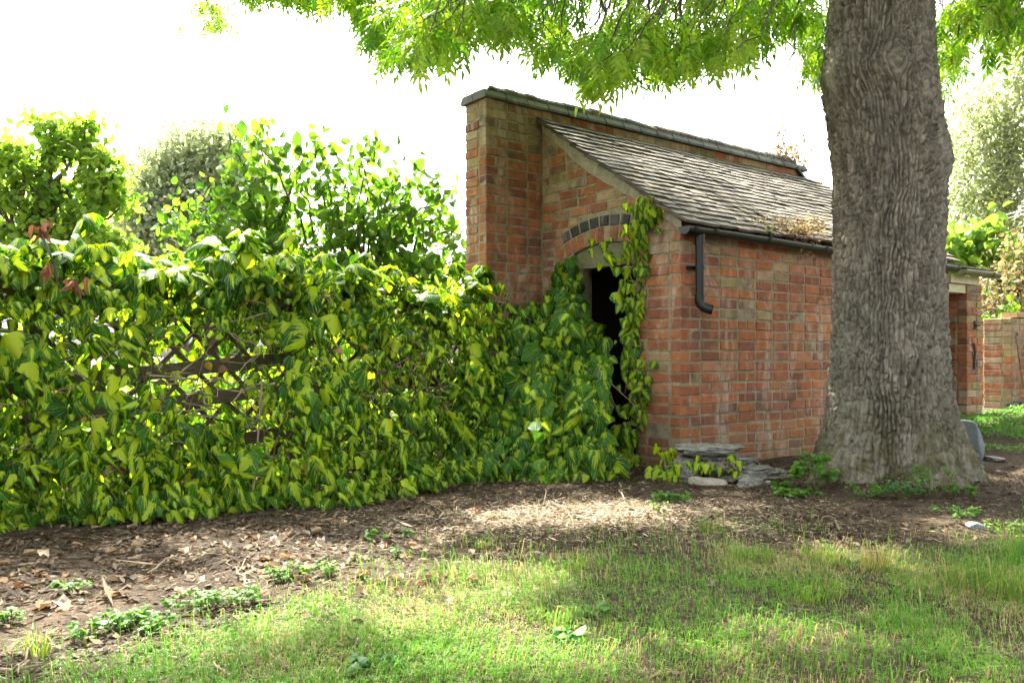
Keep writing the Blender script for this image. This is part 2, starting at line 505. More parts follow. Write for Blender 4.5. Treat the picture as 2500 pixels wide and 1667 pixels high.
# ------------------------------------------------------------------ bricks
BR_H = 0.08
_bcache = {}
def brick_mesh(l, h, d, var, key='brick', mat=None):
    k = (key, round(l, 2), round(h, 3), round(d, 2), var)
    if k in _bcache: return _bcache[k]
    rs = np.random.default_rng(abs(hash((round(l, 2), round(h, 3), var))) % 100000)
    l, d = round(l, 2), round(d, 2)
    e = 0.008
    # rounded-edge brick: front face inset, then a ring, then back
    def ring(ix, iz, y, j):
        p = np.array([(-l/2 + ix, y, -h/2 + iz), (l/2 - ix, y, -h/2 + iz), (l/2 - ix, y, h/2 - iz), (-l/2 + ix, y, h/2 - iz)])
        return p + rs.normal(0, j, (4, 3)) * np.array([1, 0.5, 1])
    r0 = ring(e, e, 0, 0.0028)
    r1 = ring(0, 0, e, 0.0018)
    r2 = ring(0, 0, d - e, 0.0006)
    r3 = ring(e, e, d, 0.0006)
    V = np.concatenate([r0, r1, r2, r3])
    Fq = [(0, 1, 2, 3), (15, 14, 13, 12)]
    for k0 in (0, 4, 8):
        for j in range(4):
            a, bb = k0 + j, k0 + (j + 1) % 4
            Fq.append((a, a + 4, bb + 4, bb))
    me = MB().add(V, Fq).mesh(key, mat or M['brick'])
    _bcache[k] = me
    return me

PAL = np.array([(0.320, 0.118, 0.052), (0.300, 0.111, 0.051), (0.275, 0.106, 0.054), (0.245, 0.099, 0.060),
                (0.350, 0.138, 0.054), (0.310, 0.121, 0.055), (0.285, 0.110, 0.052), (0.325, 0.150, 0.078)])
TAN = np.array([(0.31, 0.215, 0.115), (0.285, 0.225, 0.105), (0.285, 0.165, 0.095), (0.33, 0.235, 0.145), (0.235, 0.18, 0.09)])
def brick_col(tan=0.0, dark=0.0):
    if RNG.random() < tan: c = TAN[RNG.integers(len(TAN))]
    else: c = PAL[RNG.integers(len(PAL))]
    c = c * RNG.normal(1.04, 0.07)
    if RNG.random() < dark: c = c * 0.70 + np.array([0.01, 0.008, 0.01])
    return tuple(np.clip(c, 0.02, 0.7))

def lay_wall(org, adir, inward, length, z0, z1, solid, depth=0.105, start=lambda k: 0.0, endcut=lambda k: 0.0, tint=None, bh=BR_H, joint=0.009, k0=0):
    """list of bricks (centre, R, length, colour) on one face; solid(a array, z) says where the wall is"""
    out = []
    R = np.stack([adir, inward, Z3], -1)
    a = np.arange(0, length + 0.0051, 0.01)
    nc = int(round((z1 - z0) / bh))
    ph = RNG.random()
    for k in range(nc):
        zc = z0 + (k + 0.5) * bh
        ok = solid(a, zc)
        ok = ok & (a >= start(k + k0) - 1e-6) & (a <= length - endcut(k + k0) + 1e-6)
        idx = np.flatnonzero(np.diff(np.concatenate([[0], ok.astype(int), [0]])))
        for s0, s1 in zip(idx[::2], idx[1::2]):
            b0, b1 = a[s0], a[s1 - 1]
            if b1 - b0 < 0.045: continue
            pos = b0
            if (k + k0) % 2: nxt = [0.1025, 0.215]
            else: nxt = [0.215]
            if s0 > 0 and b0 > start(k + k0) + 0.03: nxt = [0.215] if RNG.random() < 0.5 else [0.1025]
            while pos < b1 - 0.02:
                if nxt: l = nxt.pop(0)
                else:
                    r = RNG.random()
                    l = 0.215 if r < 0.84 else (0.1025 if r < 0.96 else 0.16)
                l = min(l, b1 - pos)
                if b1 - (pos + l) < 0.055: l = b1 - pos
                if l > 0.29:
                    l = l / 2 - 0.005
                c = org + adir * (pos + l / 2) + Z3 * zc
                c = c + inward * RNG.normal(0, 0.0016) + Z3 * (RNG.normal(0, 0.0018) + 0.020 * (float(fbm(pos * 1.5 + org[0], zc * 0.7, 83, 2)) - 0.5))
                out.append((c, R, l, tint(pos + l / 2, zc) if tint else brick_col()))
                pos += l + joint
    return out

def brick_objects(bricks, parent, limit=300, depth=0.105, h=BR_H - 0.0095, score=None, mass_name='brick_courses'):
    """the bricks that show largest become objects of their own, the rest one part"""
    if len(bricks) > limit:
        sc = np.array([score(b) if score else -b[0][1] for b in bricks])
        order = np.argsort(-sc)
    else: order = np.arange(len(bricks))
    for i in order[:limit]:
        c, R, l, col = bricks[i]
        ang = RNG.normal(0, 0.006); ca, sa = math.cos(ang), math.sin(ang)
        Rt = R @ np.array([[ca, 0, sa], [0, 1, 0], [-sa, 0, ca]])
        me = brick_mesh(l, h, depth, int(RNG.integers(5)))
        link('brick', me, parent, c, Rt, 1.0, col)
    rest = order[limit:]
    if len(rest):
        mb = MB()
        for i in rest:
            c, R, l, col = bricks[i]
            me = brick_mesh(l, h, depth, int(RNG.integers(5)))
            v = np.empty(len(me.vertices) * 3, np.float32); me.vertices.foreach_get('co', v)
            f = np.array([p.vertices[:] for p in me.polygons])
            mb.add(v.reshape(-1, 3) @ R.T + c, f, col)
        o = put(mass_name, mb, M['brick_mass'], parent)
        tag(o, kind='stuff')

def lbox(mb, u0, u1, v0, v1, z0, z1, col=None):
    """box in shed axes"""
    c = []
    for z in (z0, z1):
        for (uu, vv) in ((u0, v0), (u1, v0), (u1, v1), (u0, v1)):
            c.append(L(uu, vv, z))
    mb.add(np.array(c), [(0,3,2,1),(4,5,6,7),(0,1,5,4),(1,2,6,5),(2,3,7,6),(3,0,4,7)], col)
    return mb

# ------------------------------------------------------------------ brick shed
GW = 1.58                # gable width up to the tall wall
SH_L = 4.15              # length
EAVE_Z, TOP_Z = 1.80, 2.89
def roof_z(v): return EAVE_Z + (TOP_Z - EAVE_Z) * (np.asarray(v) + 0.07) / (GW + 0.07)
D0, D1 = 0.42, 1.17      # door opening along v
AC, AHALF, ASPR, ARISE = 0.80, 0.44, 1.675, 0.085
AR = (AHALF ** 2 + ARISE ** 2) / (2 * ARISE); AZ = ASPR + ARISE - AR
def soffit(v): return AZ + np.sqrt(np.maximum(AR ** 2 - (np.asarray(v) - AC) ** 2, 0))

def build_shed():
    root = empty('brick_shed', L(0.0, 0.0, 0.0), 'red brick lean-to shed with slate roof and ivy-choked doorway', 'shed')
    # long wall
    lw = empty('eaves_wall', L(2.0, 0, 0)); lw.parent = root; lw.location = tuple(ORG[lw.name] - ORG[root.name])
    mb = MB(); lbox(mb, 0.006, SH_L, 0.005, 0.215, -0.25, 1.78)
    put('mortar_bed', mb, M['mortar'], lw)
    def tint_long(a, z):
        return brick_col(0.03 + 0.45 * (z > 1.62) + 0.10 * (0.5 < a < 1.6 and z > 1.1), 0.10)
    bl = lay_wall(L(0, 0, 0), U3, V3, SH_L, -0.08, 1.76, lambda a, z: np.ones_like(a, bool), start=lambda k: 0.0 if k % 2 == 0 else 0.1125, tint=tint_long)
    sc = lambda b: (1.0 if proj(b[0])[0] < 2060 else 0.0) * 10 - abs(b[0][1] - 6)
    brick_objects(bl, lw, 300, score=sc)
    # gable wall
    gw = empty('gable_wall', L(0, 0.8, 0)); gw.parent = root; gw.location = tuple(ORG[gw.name] - ORG[root.name])
    vs_ = np.unique(np.concatenate([np.arange(0.006, GW, 0.04), [D0, D0 + 1e-3, D1 - 1e-3, D1, GW]]))
    mb = MB()
    for a, c in zip(vs_[:-1], vs_[1:]):
        if c - a < 0.0005: continue
        m_ = (a + c) / 2
        zb0, zb1 = (-0.25, -0.25) if not (D0 < m_ < D1) else (float(soffit(a)), float(soffit(c)))
        t0, t1 = float(roof_z(a)) - 0.05, float(roof_z(c)) - 0.05
        V = [L(0.005, a, zb0), L(0.005, c, zb1), L(0.005, c, t1), L(0.005, a, t0), L(0.215, a, zb0), L(0.215, c, zb1), L(0.215, c, t1), L(0.215, a, t0)]
        mb.add(np.array(V), [(0,1,2,3),(4,7,6,5),(0,4,5,1),(1,5,6,2),(2,6,7,3),(3,7,4,0)])
    put('mortar_bed', mb, M['mortar'], gw)
    def solid(a, z):
        ok = (z + 0.045) < roof_z(a) - 0.045
        ok &= ~((a > D0) & (a < D1) & (z < ASPR + 0.03))
        dr = np.hypot(a - AC, z - AZ)
        ok &= ~((dr < AR + 0.235) & (np.abs(a - AC) < (AHALF + 0.035) + 0.12 * (dr - AR)) & (z > ASPR - 0.035))
        return ok
    def tint_g(a, z): return brick_col(0.10 + 0.5 * (z > 1.5 and a < 0.45) + 0.25 * (z > 1.95), 0.10)
    bg = lay_wall(L(0, 0, 0), V3, U3, GW - 0.008, -0.08, 2.84, solid, start=lambda k: 0.0 if k % 2 else 0.1125, tint=tint_g)
    brick_objects(bg, gw, 300)
    # two arch rings: red headers below, black above
    arch = empty('door_arch', L(0, AC, ASPR)); arch.parent = gw; arch.location = tuple(ORG[arch.name] - ORG[gw.name])
    for ring, (r0, hh, colf) in enumerate(((AR + 0.004, 0.115, lambda: brick_col(0.05, 0.1)), (AR + 0.127, 0.085, lambda: tuple(np.array((0.055, 0.054, 0.054)) * RNG.uniform(0.6, 1.5))))):
        amax = math.asin((AHALF + 0.012) / AR)
        wdt = 0.07 if ring == 0 else 0.10
        n = int(2 * amax * r0 / (wdt + 0.004))
        for i in range(n):
            th = -amax + (i + 0.5) * 2 * amax / n
            rad = r0 + hh / 2
            c = L(-0.003, AC + rad * math.sin(th), AZ + rad * math.cos(th))
            ax = V3 * math.cos(th) - Z3 * math.sin(th); up = V3 * math.sin(th) + Z3 * math.cos(th)
            R = np.stack([ax, U3, up], -1)
            me = brick_mesh(wdt, hh, 0.10, int(RNG.integers(5)), 'brick')
            o = link('brick', me, gw, c, R, 1.0, colf())
    bpy.data.objects.remove(arch)
    # door frame: arched head board and two posts
    fr = empty('door_frame', L(0.05, AC, 0)); fr.parent = root; fr.location = tuple(ORG[fr.name] - ORG[root.name])
    mb = MB(); vv = np.linspace(D0 + 0.004, D1 - 0.004, 15)
    top = soffit(vv) - 0.004; bot = 1.60 + 0 * vv
    front, back = [], []
    Vv = np.concatenate([L(0.035, vv, bot), L(0.035, vv, top), L(0.11, vv, bot), L(0.11, vv, top)])
    n = len(vv); q = []
    for i in range(n - 1):
        q += [(i, i + 1, n + i + 1, n + i), (2*n + i, 3*n + i, 3*n + i + 1, 2*n + i + 1), (i, 2*n + i, 2*n + i + 1, i + 1), (n + i, n + i + 1, 3*n + i + 1, 3*n + i)]
    mb.add(Vv, q); put('head_board', mb, M['old_wood'], fr)
    mb = MB(); lbox(mb, 0.028, 0.12, D0 + 0.004, D1 - 0.004, 1.565, 1.60); put('head_rail', mb, M['old_wood'], fr)
    mb = MB(); lbox(mb, 0.04, 0.115, D1 - 0.075, D1 - 0.004, -0.05, 1.565); put('post', mb, M['old_wood'], fr)
    mb = MB(); lbox(mb, 0.04, 0.115, D0 + 0.004, D0 + 0.065, -0.05, 1.565); put('post', mb, M['old_wood'], fr)
    # inside: floor and far partition, shade put into their dark colour
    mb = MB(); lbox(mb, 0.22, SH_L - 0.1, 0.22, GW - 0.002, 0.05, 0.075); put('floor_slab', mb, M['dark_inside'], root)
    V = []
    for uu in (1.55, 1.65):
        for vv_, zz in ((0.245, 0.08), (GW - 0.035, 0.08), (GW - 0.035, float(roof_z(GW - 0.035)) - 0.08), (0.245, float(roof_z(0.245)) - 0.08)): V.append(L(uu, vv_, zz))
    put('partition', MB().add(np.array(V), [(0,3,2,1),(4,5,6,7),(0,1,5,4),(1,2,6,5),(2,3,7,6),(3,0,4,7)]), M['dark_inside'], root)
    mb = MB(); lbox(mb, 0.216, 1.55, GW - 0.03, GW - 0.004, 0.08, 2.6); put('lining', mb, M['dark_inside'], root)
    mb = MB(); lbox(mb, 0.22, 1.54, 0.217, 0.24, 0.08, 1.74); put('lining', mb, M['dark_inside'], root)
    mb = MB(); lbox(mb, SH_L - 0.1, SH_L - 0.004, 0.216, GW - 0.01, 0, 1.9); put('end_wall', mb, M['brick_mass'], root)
    # roof deck
    rf = empty('slate_roof', L(2, 0.8, 2.3)); rf.parent = root; rf.location = tuple(ORG[rf.name] - ORG[root.name])
    ve, vt = -0.055, GW - 0.004
    V = []
    for uu in (-0.01, SH_L + 0.02):
        for vv_, dz in ((ve + 0.05, -0.05), (vt, -0.05), (vt, -0.018), (ve + 0.05, -0.018)):
            V.append(L(uu, vv_, roof_z(vv_) + dz))
    put('roof_deck', MB().add(np.array(V), [(0,1,2,3),(4,7,6,5),(0,4,5,1),(1,5,6,2),(2,6,7,3),(3,7,4,0)]), M['fence_wood'], rf)
    # cement fillet under the verge
    mb = MB(); vv = np.linspace(-0.02, GW - 0.02, 34)
    w = 0.055 + 0.035 * fbm(vv * 6, vv * 0, 5, 2) + 0.05 * smooth(0.3, 0.9, vv) * smooth(1.5, 1.0, vv)
    zt = roof_z(vv) - 0.012
    Vv = np.concatenate([L(-0.016, vv, zt), L(-0.012 + 0.004 * vnoise(vv * 30, vv * 0, 2), vv, zt - w), L(0.03, vv, zt), L(0.03, vv, zt - w)])
    n = len(vv); q = []
    for i in range(n - 1):
        q += [(i, n + i, n + i + 1, i + 1), (n + i, 3*n + i, 3*n + i + 1, n + i + 1), (i, i + 1, 2*n + i + 1, 2*n + i)]
    put('verge_fillet', mb.add(Vv, q), M['cement'], rf)
    # slates
    slope = np.array([GW + 0.07, TOP_Z - EAVE_Z]); slen = np.linalg.norm(slope); slope = slope / slen
    Sd = V3 * slope[0] + Z3 * slope[1]; Nn = -V3 * slope[1] + Z3 * slope[0]
    gauge = 0.104; rows = int(slen / gauge) + 1
    sl = []
    for r in range(rows):
        s0 = r * gauge - 0.03
        u = -0.07 - (0.12 if r % 2 else 0.0) * 1.0
        first = True
        while u < SH_L + 0.05:
            wd = RNG.uniform(0.16, 0.21)
            if first: wd *= 0.7 if r % 2 else 1
            first = False
            u0 = max(u, -0.075 + RNG.normal(0, 0.006))
            u1 = min(u + wd, SH_L + 0.07 + RNG.normal(0, 0.01))
            if u1 - u0 > 0.05:
                ln = min(0.235, slen - s0 + 0.01)
                if ln > 0.08:
                    sl.append((u0, u1 - 0.004, s0 + RNG.normal(0, 0.008) - (RNG.random() < 0.04) * RNG.uniform(0.02, 0.06), ln))
            u += wd
    def slate_geo(u0, u1, s0, ln):
        um = (u0 + u1) / 2
        sag = -0.038 * (fbm(um * 1.1 + 2, s0 * 1.5, 31, 2) - 0.3) + 0.006
        base = L(um, -0.07, EAVE_Z) + Sd * s0 + Nn * (sag + 0.022)
        tilt = 0.10 + RNG.normal(0, 0.014); roll = RNG.normal(0, 0.014); yaw = RNG.normal(0, 0.008)
        y = unit(Sd * math.cos(tilt) - Nn * math.sin(tilt) + U3 * yaw)
        x = unit(U3 + Nn * roll); x = unit(x - y * np.dot(x, y)); z = np.cross(x, y)
        return base, np.stack([x, y, z], -1), (u1 - u0, ln)
    def slate_local(wd, ln, t=0.018):
        j = RNG.normal(0, 0.004, 8)
        V = np.array([(-wd/2 + abs(j[0]), j[1], 0), (wd/2 - abs(j[2]), j[3], 0), (wd/2, ln, 0), (-wd/2, ln, 0)])
        Vt = V + np.array([0, 0, t]); Vt[:2, 1] += 0.003
        mid = np.array([[0.0, RNG.normal(-0.002, 0.004), 0], [0.0, RNG.normal(0.001, 0.003), t]])
        V = np.concatenate([V, Vt, mid])
        return V, [np.array([(3, 2, 1, 0), (4, 5, 6, 7), (1, 2, 6, 5), (3, 0, 4, 7), (0, 8, 9, 4), (8, 1, 5, 9)])]
    order = sorted(range(len(sl)), key=lambda i: sl[i][0] + 0.2 * sl[i][2])
    rest = MB(); smeshes = {}
    for cnt, i in enumerate(order):
        u0, u1, s0, ln = sl[i]
        base, R, (wd, lnn) = slate_geo(u0, u1, s0, ln)
        col = np.array((0.098, 0.080, 0.055)) * RNG.uniform(0.5, 1.5) * np.array([1, RNG.uniform(0.94, 1.03), RNG.uniform(0.88, 1.06)])
        if cnt < 300:
            k = (round(wd, 2), round(lnn, 2), int(RNG.integers(4)))
            if k not in smeshes:
                Vs, Fs = slate_local(k[0], k[1]); smeshes[k] = MB().add(Vs, Fs[0]).mesh('slate', M['slate'])
            link('slate', smeshes[k], rf, base, R, 1.0, tuple(col))
        else:
            Vs, Fs = slate_local(wd, lnn)
            rest.add(Vs @ R.T + base, Fs[0], col)
    if rest.n: tag(put('slate_courses', rest, M['slate_mass'], rf), kind='stuff')
    # gutter with end cap, short downpipe and shoe
    gut = empty('gutter', L(0, -0.07, 1.74)); gut.parent = root; gut.location = tuple(ORG[gut.name] - ORG[root.name])
    def channel(u0, u1, v, zt, r, drop=0.0, t=0.004, n=11):
        th = np.linspace(math.pi, 2 * math.pi, n); prof = []
        for th_, rr in [(x, r) for x in th] + [(x, r - t) for x in th[::-1]]:
            prof.append((v + rr * math.cos(th_), zt + rr * math.sin(th_)))
        prof = np.array(prof); m = len(prof)
        us = np.linspace(u0, u1, 9); V = []
        for k, uu in enumerate(us):
            V.append(L(uu, prof[:, 0], prof[:, 1] - drop * (uu - u0) + 0.004 * math.sin(uu * 3)))
        V = np.concatenate(V); q = []
        for k in range(8):
            for j in range(m): q.append((k*m + j, k*m + (j+1) % m, (k+1)*m + (j+1) % m, (k+1)*m + j))
        return V, q
    V, q = channel(-0.035, SH_L, -0.068, 1.775, 0.056, 0.004)
    put('trough', MB().add(V, q), M['plastic'], gut, True)
    th = np.linspace(math.pi, 2 * math.pi, 14)
    V = np.concatenate([L(-0.040, -0.068 + 0.0575 * np.cos(th), 1.777 + 0.0575 * np.sin(th)), L(-0.031, -0.068 + 0.0575 * np.cos(th), 1.777 + 0.0575 * np.sin(th))])
    n = 14
    mb = MB(); mb.add(V, [(i, i + 1, n + i + 1, n + i) for i in range(n - 1)])
    cc = np.concatenate([V[:n], [L(-0.040, -0.068, 1.777)]]); mb.add(cc, [(n, i + 1, i) for i in range(n - 1)])
    put('end_cap', mb, M['plastic'], gut)
    for uu in (0.015, 0.24):
        V, q = channel(uu, uu + 0.03, -0.068, 1.779, 0.064, 0, 0.006)
        put('joint_band', MB().add(V, q), M['plastic'], gut)
    for uu in np.arange(0.9, SH_L, 0.8):
        V, q = channel(uu, uu + 0.025, -0.068, 1.774, 0.0625, 0, 0.005)
        put('bracket', MB().add(V, q), M['plastic'], gut)
    dp = empty('downpipe', L(0.13, -0.068, 1.4)); dp.parent = root; dp.location = tuple(ORG[dp.name] - ORG[root.name])
    ax = np.array([[0, 0, 1.735], [0, 0, 1.60], [0, 0, 1.245]]); 
    def pipe(pts, r, sides=20):
        p = np.array([L(0.13 + a[0], -0.068 + a[1], a[2]) for a in pts]); return tube_vf(p, r, sides)
    put('pipe', MB().add(*pipe([(0, 0, 1.74), (0, 0, 1.6), (0, 0, 1.4), (0, 0, 1.24)], 0.031)), M['plastic'], dp, True)
    put('collar', MB().add(*pipe([(0, 0, 1.742), (0, 0, 1.70), (0, 0, 1.655)], 0.036)), M['plastic'], dp, True)
    shoe = [(0, 0, 1.285), (0, 0, 1.25), (0.004, -0.006, 1.222), (0.02, -0.022, 1.200), (0.042, -0.045, 1.186), (0.062, -0.068, 1.178)]
    rr = [0.037, 0.037, 0.036, 0.036, 0.036, 0.037]
    mb = MB().add(*pipe(shoe, rr)); mb.add(*pipe(shoe[::-1], [x - 0.005 for x in rr[::-1]]))
    put('shoe', mb, M['plastic'], dp, True)
    mb = MB().add(*pipe([(0, 0, 1.505), (0, 0, 1.475)], 0.037)); lbox(mb, 0.06, 0.20, -0.032, -0.002, 1.478, 1.502)
    put('pipe_clip', mb, M['plastic'], dp)
    # open store at the far end: pier, timber lintel, lower slates
    ax_ = empty('open_store', L(4.6, 0, 0.2)); ax_.parent = root; ax_.location = tuple(ORG[ax_.name] - ORG[root.name])
    bp = []
    tint_lit = lambda a, z: brick_col(0.55, 0.0); tint_shaded = lambda a, z: brick_col(0.15, 0.45)  # light on the face and shade in the reveal, put into brick tints
    one = lambda a, z: np.ones_like(a, bool)
    bp += lay_wall(L(4.56, 0, 0), U3, V3, 0.35, 0.08, 1.60, one, start=lambda k: 0.0 if k % 2 == 0 else 0.1125, tint=tint_lit)
    bp += lay_wall(L(4.56, 0, 0), V3, U3, 0.21, 0.08, 1.60, one, start=lambda k: 0.0 if k % 2 else 0.1125, tint=tint_shaded)
    mb = MB(); lbox(mb, 4.57, 4.90, 0.010, 0.20, -0.1, 1.6); put('mortar_bed', mb, M['mortar'], ax_)
    brick_objects(bp, ax_, 300)
    mb = MB(); lbox(mb, SH_L + 0.01, 4.80, -0.012, 0.16, 1.605, 1.685); put('lintel_board', mb, M['cream_wood'], ax_)
    mb = MB(); lbox(mb, SH_L + 0.01, 4.70, 0.02, 0.18, 1.51, 1.598); put('lintel_board', mb, M['cream_wood'], ax_)
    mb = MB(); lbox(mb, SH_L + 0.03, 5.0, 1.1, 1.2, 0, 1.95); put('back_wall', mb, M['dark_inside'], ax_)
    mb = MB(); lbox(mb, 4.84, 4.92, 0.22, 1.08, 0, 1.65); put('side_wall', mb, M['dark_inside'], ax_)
    V, q = channel(SH_L + 0.08, 5.06, -0.085, 1.735, 0.055, 0.0)
    put('trough', MB().add(V, q), M['gutter_green'], ax_, True)
    V, q = channel(4.86, 4.885, -0.085, 1.736, 0.0615, 0.0, 0.005); put('bracket', MB().add(V, q), M['plastic'], ax_)
    for r in range(5):
        u = SH_L + 0.03 - RNG.uniform(0, 0.1)
        while u < 5.05:
            wd = RNG.uniform(0.2, 0.28); v0 = -0.09 + 0.17 * r
            z0 = 1.745 + 0.036 * r
            V = []
            for dz in (0, 0.012):
                for (uu, vv_, zz) in ((max(u, SH_L + 0.03), v0, z0 + 0.018), (min(u + wd, 5.08) - 0.004, v0, z0 + 0.018), (min(u + wd, 5.08) - 0.004, v0 + 0.3, z0 + 0.055), (max(u, SH_L + 0.03), v0 + 0.3, z0 + 0.055)):
                    V.append(L(uu, vv_, zz + dz))
            o = put('slate', MB().add(np.array(V), [(0,3,2,1),(4,5,6,7),(0,1,5,4),(1,2,6,5),(2,3,7,6),(3,0,4,7)]), M['slate'], ax_, loc=L(u + wd/2, v0, z0))
            o.color = (*(np.array((0.14, 0.14, 0.13)) * RNG.uniform(0.7, 1.4)), 1)
            u += wd
    # ironwork on the pier
    mb = MB(); lbox(mb, 4.70, 4.74, -0.014, -0.002, 1.13, 1.22); lbox(mb, 4.715, 4.80, -0.03, -0.014, 1.165, 1.185); put('hinge_plate', mb, M['rust'], ax_)
    put('iron_strap', MB().add(*tube_vf([L(4.68, -0.012, 0.98), L(4.69, -0.022, 0.9), L(4.685, -0.016, 0.78), L(4.69, -0.012, 0.70)], 0.012, 6)), M['rust'], ax_)
build_shed()

# ------------------------------------------------------------------ tall wall behind the shed
TW_T = 0.30; TW_Z = 2.99; TW_U0, TW_U1 = -0.605, 4.22
def build_tall_wall():
    root = empty('tall_brick_wall', L(TW_U0, GW, 0), 'tall brick wall with blue coping standing behind the slate roof', 'wall')
    mb = MB(); lbox(mb, TW_U0 + 0.005, TW_U1 - 0.35, GW + 0.005, GW + TW_T - 0.009, -0.25, TW_Z - 0.002)
    c = [L(TW_U1 - 0.35, GW + 0.009, -0.25), L(TW_U1, GW + 0.009, -0.25), L(TW_U1, GW + 0.009, 2.72), L(TW_U1 - 0.35, GW + 0.009, TW_Z - 0.002)]
    c2 = [p + V3 * (TW_T - 0.018) for p in c]
    mb.add(np.array(c + c2), [(0,1,2,3),(4,7,6,5),(0,4,5,1),(1,5,6,2),(2,6,7,3),(3,7,4,0)])
    put('mortar_bed', mb, M['mortar'], root)
    def tint(a, z): return brick_col(float(smooth(2.42, 2.8, z)) * 0.8 + 0.02, 0.10)
    def tint_end(a, z): return brick_col(float(smooth(2.3, 2.8, z)) * 0.75 + 0.08, 0.06)
    def tint_band(a, z): return brick_col(0.65, 0.2)
    one = lambda a, z: np.ones_like(a, bool)
    z0 = TW_Z - 0.08 * 38
    fr = lay_wall(L(TW_U0, GW, 0), U3, V3, 0.605 - 0.002, z0, TW_Z, one, start=lambda k: 0.0 if k % 2 == 0 else 0.1125, tint=tint)
    en = lay_wall(L(TW_U0, GW, 0), V3, U3, TW_T, z0, TW_Z, one, start=lambda k: 0.0 if k % 2 else 0.1125, tint=tint_end)
    bd = lay_wall(L(0.005, GW, 0), U3, V3, TW_U1 - 0.40, TW_Z - 0.24, TW_Z, one, tint=tint_band, k0=1)
    vis = [b for b in fr + en if b[0][2] > 0.75] + bd
    low = [b for b in fr + en if b[0][2] <= 0.75]
    brick_objects(vis + low, root, 320, score=lambda b: b[0][2])
    # coping: a chamfered plinth course, brick on edge above it
    def prism(name, prof, a0, a1, mat, col, flip=False, org=None, adir=None, bdir=None):
        """profile (b, z) swept along a"""
        n = len(prof)
        V = np.concatenate([org + adir * a0 + bdir * np.array(prof)[:, :1] + Z3 * np.array(prof)[:, 1:], org + adir * a1 + bdir * np.array(prof)[:, :1] + Z3 * np.array(prof)[:, 1:]])
        mb = MB(); mb.add(V, [(i, (i + 1) % n, n + (i + 1) % n, n + i) for i in range(n)])
        mb.add(V, [tuple(range(n))[::-1]]); mb.add(V, [tuple(range(n, 2 * n))])
        o = put(name, mb, mat, root, loc=org + adir * (a0 + a1) / 2 + Z3 * TW_Z)
        o.color = (*col, 1)
        return o
    blue = lambda: np.array((0.080, 0.084, 0.072)) * RNG.uniform(0.65, 1.4) * np.array([RNG.uniform(0.95, 1.15), 1, RNG.uniform(0.9, 1.05)])
    T = TW_T
    org = L(0, GW, TW_Z) * np.array([1, 1, 0])
    u = TW_U0 - 0.03
    while u < TW_U1 - 0.42:                       # plinth stretchers, both sides in one profile each
        l = 0.222
        j = RNG.normal(0, 0.002)
        z0_, = (TW_Z + 0.002 + j,)
        prismF = [(-0.032, z0_), (-0.032, z0_ + 0.020), (-0.002, z0_ + 0.066), (T / 2 - 0.003, z0_ + 0.066), (T / 2 - 0.003, z0_)]
        prismB = [(T + 0.032, z0_), (T / 2 + 0.003, z0_), (T / 2 + 0.003, z0_ + 0.066), (T + 0.002, z0_ + 0.066), (T + 0.032, z0_ + 0.020)]
        if u < TW_U0:
            prism('coping_plinth', prismF, u, u + l, M['coping'], blue(), org=org, adir=U3, bdir=V3)
            prism('coping_plinth', prismB, u, u + l, M['coping'], blue(), org=org, adir=U3, bdir=V3)
        else:
            prism('coping_plinth', prismF, u, u + l, M['coping'], blue(), org=org, adir=U3, bdir=V3)
            prism('coping_plinth', prismB, u, u + l, M['coping'], blue(), org=org, adir=U3, bdir=V3)
        u += l + 0.011
    uend = u
    u = TW_U0 + 0.012
    while u < TW_U1 - 0.45:
        l = 0.100 if RNG.random() < 0.75 else 0.092
        j = RNG.normal(0, 0.006)
        z0_ = TW_Z + 0.070; zt = z0_ + 0.066 + j
        pr = [(0.006, z0_), (0.006, zt - 0.032), (0.028, zt - 0.006), (0.05, zt), (T - 0.05, zt), (T - 0.028, zt - 0.006), (T - 0.006, zt - 0.032), (T - 0.006, z0_)]
        col = blue() if RNG.random() < 0.7 else np.array((0.13, 0.095, 0.06)) * RNG.uniform(0.7, 1.2)
        if u < TW_U0 + 0.1:
            # hipped end brick
            pts0 = np.array(pr); 
            n = len(pr)
            V0 = org + U3 * u + V3 * pts0[:, :1] + Z3 * pts0[:, 1:]
            V0[1:7] += U3 * np.clip((pts0[1:7, 1:] - (zt - 0.055)) * 1.0, 0, 1)
            V1 = org + U3 * (u + l) + V3 * pts0[:, :1] + Z3 * pts0[:, 1:]
            V = np.concatenate([V0, V1]); mb = MB(); mb.add(V, [(i, (i + 1) % n, n + (i + 1) % n, n + i) for i in range(n)])
            mb.add(V, [tuple(range(n))[::-1]]); mb.add(V, [tuple(range(n, 2 * n))])
            o = put('coping_brick', mb, M['coping'], root, loc=V.mean(0)); o.color = (*col, 1)
        else:
            prism('coping_brick', pr, u, u + l, M['coping'], col, org=org, adir=U3, bdir=V3)
        u += l + 0.013
    # far end: coping ramps down
    a = L(TW_U1 - 0.42, GW, TW_Z); bnd = L(TW_U1 + 0.01, GW, 2.70)
    d = unit(bnd - a); nrm = np.cross(V3, d); nrm = nrm if nrm[2] > 0 else -nrm
    for k in range(4):
        p0 = a + (bnd - a) * k / 4; p1 = a + (bnd - a) * (k + 0.96) / 4
        V = []
        for p in (p0, p1):
            for bb, hh in ((-0.04, 0.0), (-0.04, 0.03), (0.04, 0.10), (T - 0.04, 0.10), (T + 0.04, 0.03), (T + 0.04, 0.0)):
                V.append(p + V3 * bb + nrm * hh)
        n = 6; V = np.array(V); mb = MB(); mb.add(V, [(i, (i + 1) % n, n + (i + 1) % n, n + i) for i in range(n)])
        mb.add(V, [tuple(range(n))[::-1]]); mb.add(V, [tuple(range(n, 2 * n))])
        o = put('coping_brick', mb, M['coping'], root, loc=p0); o.color = (*blue(), 1)
build_tall_wall()

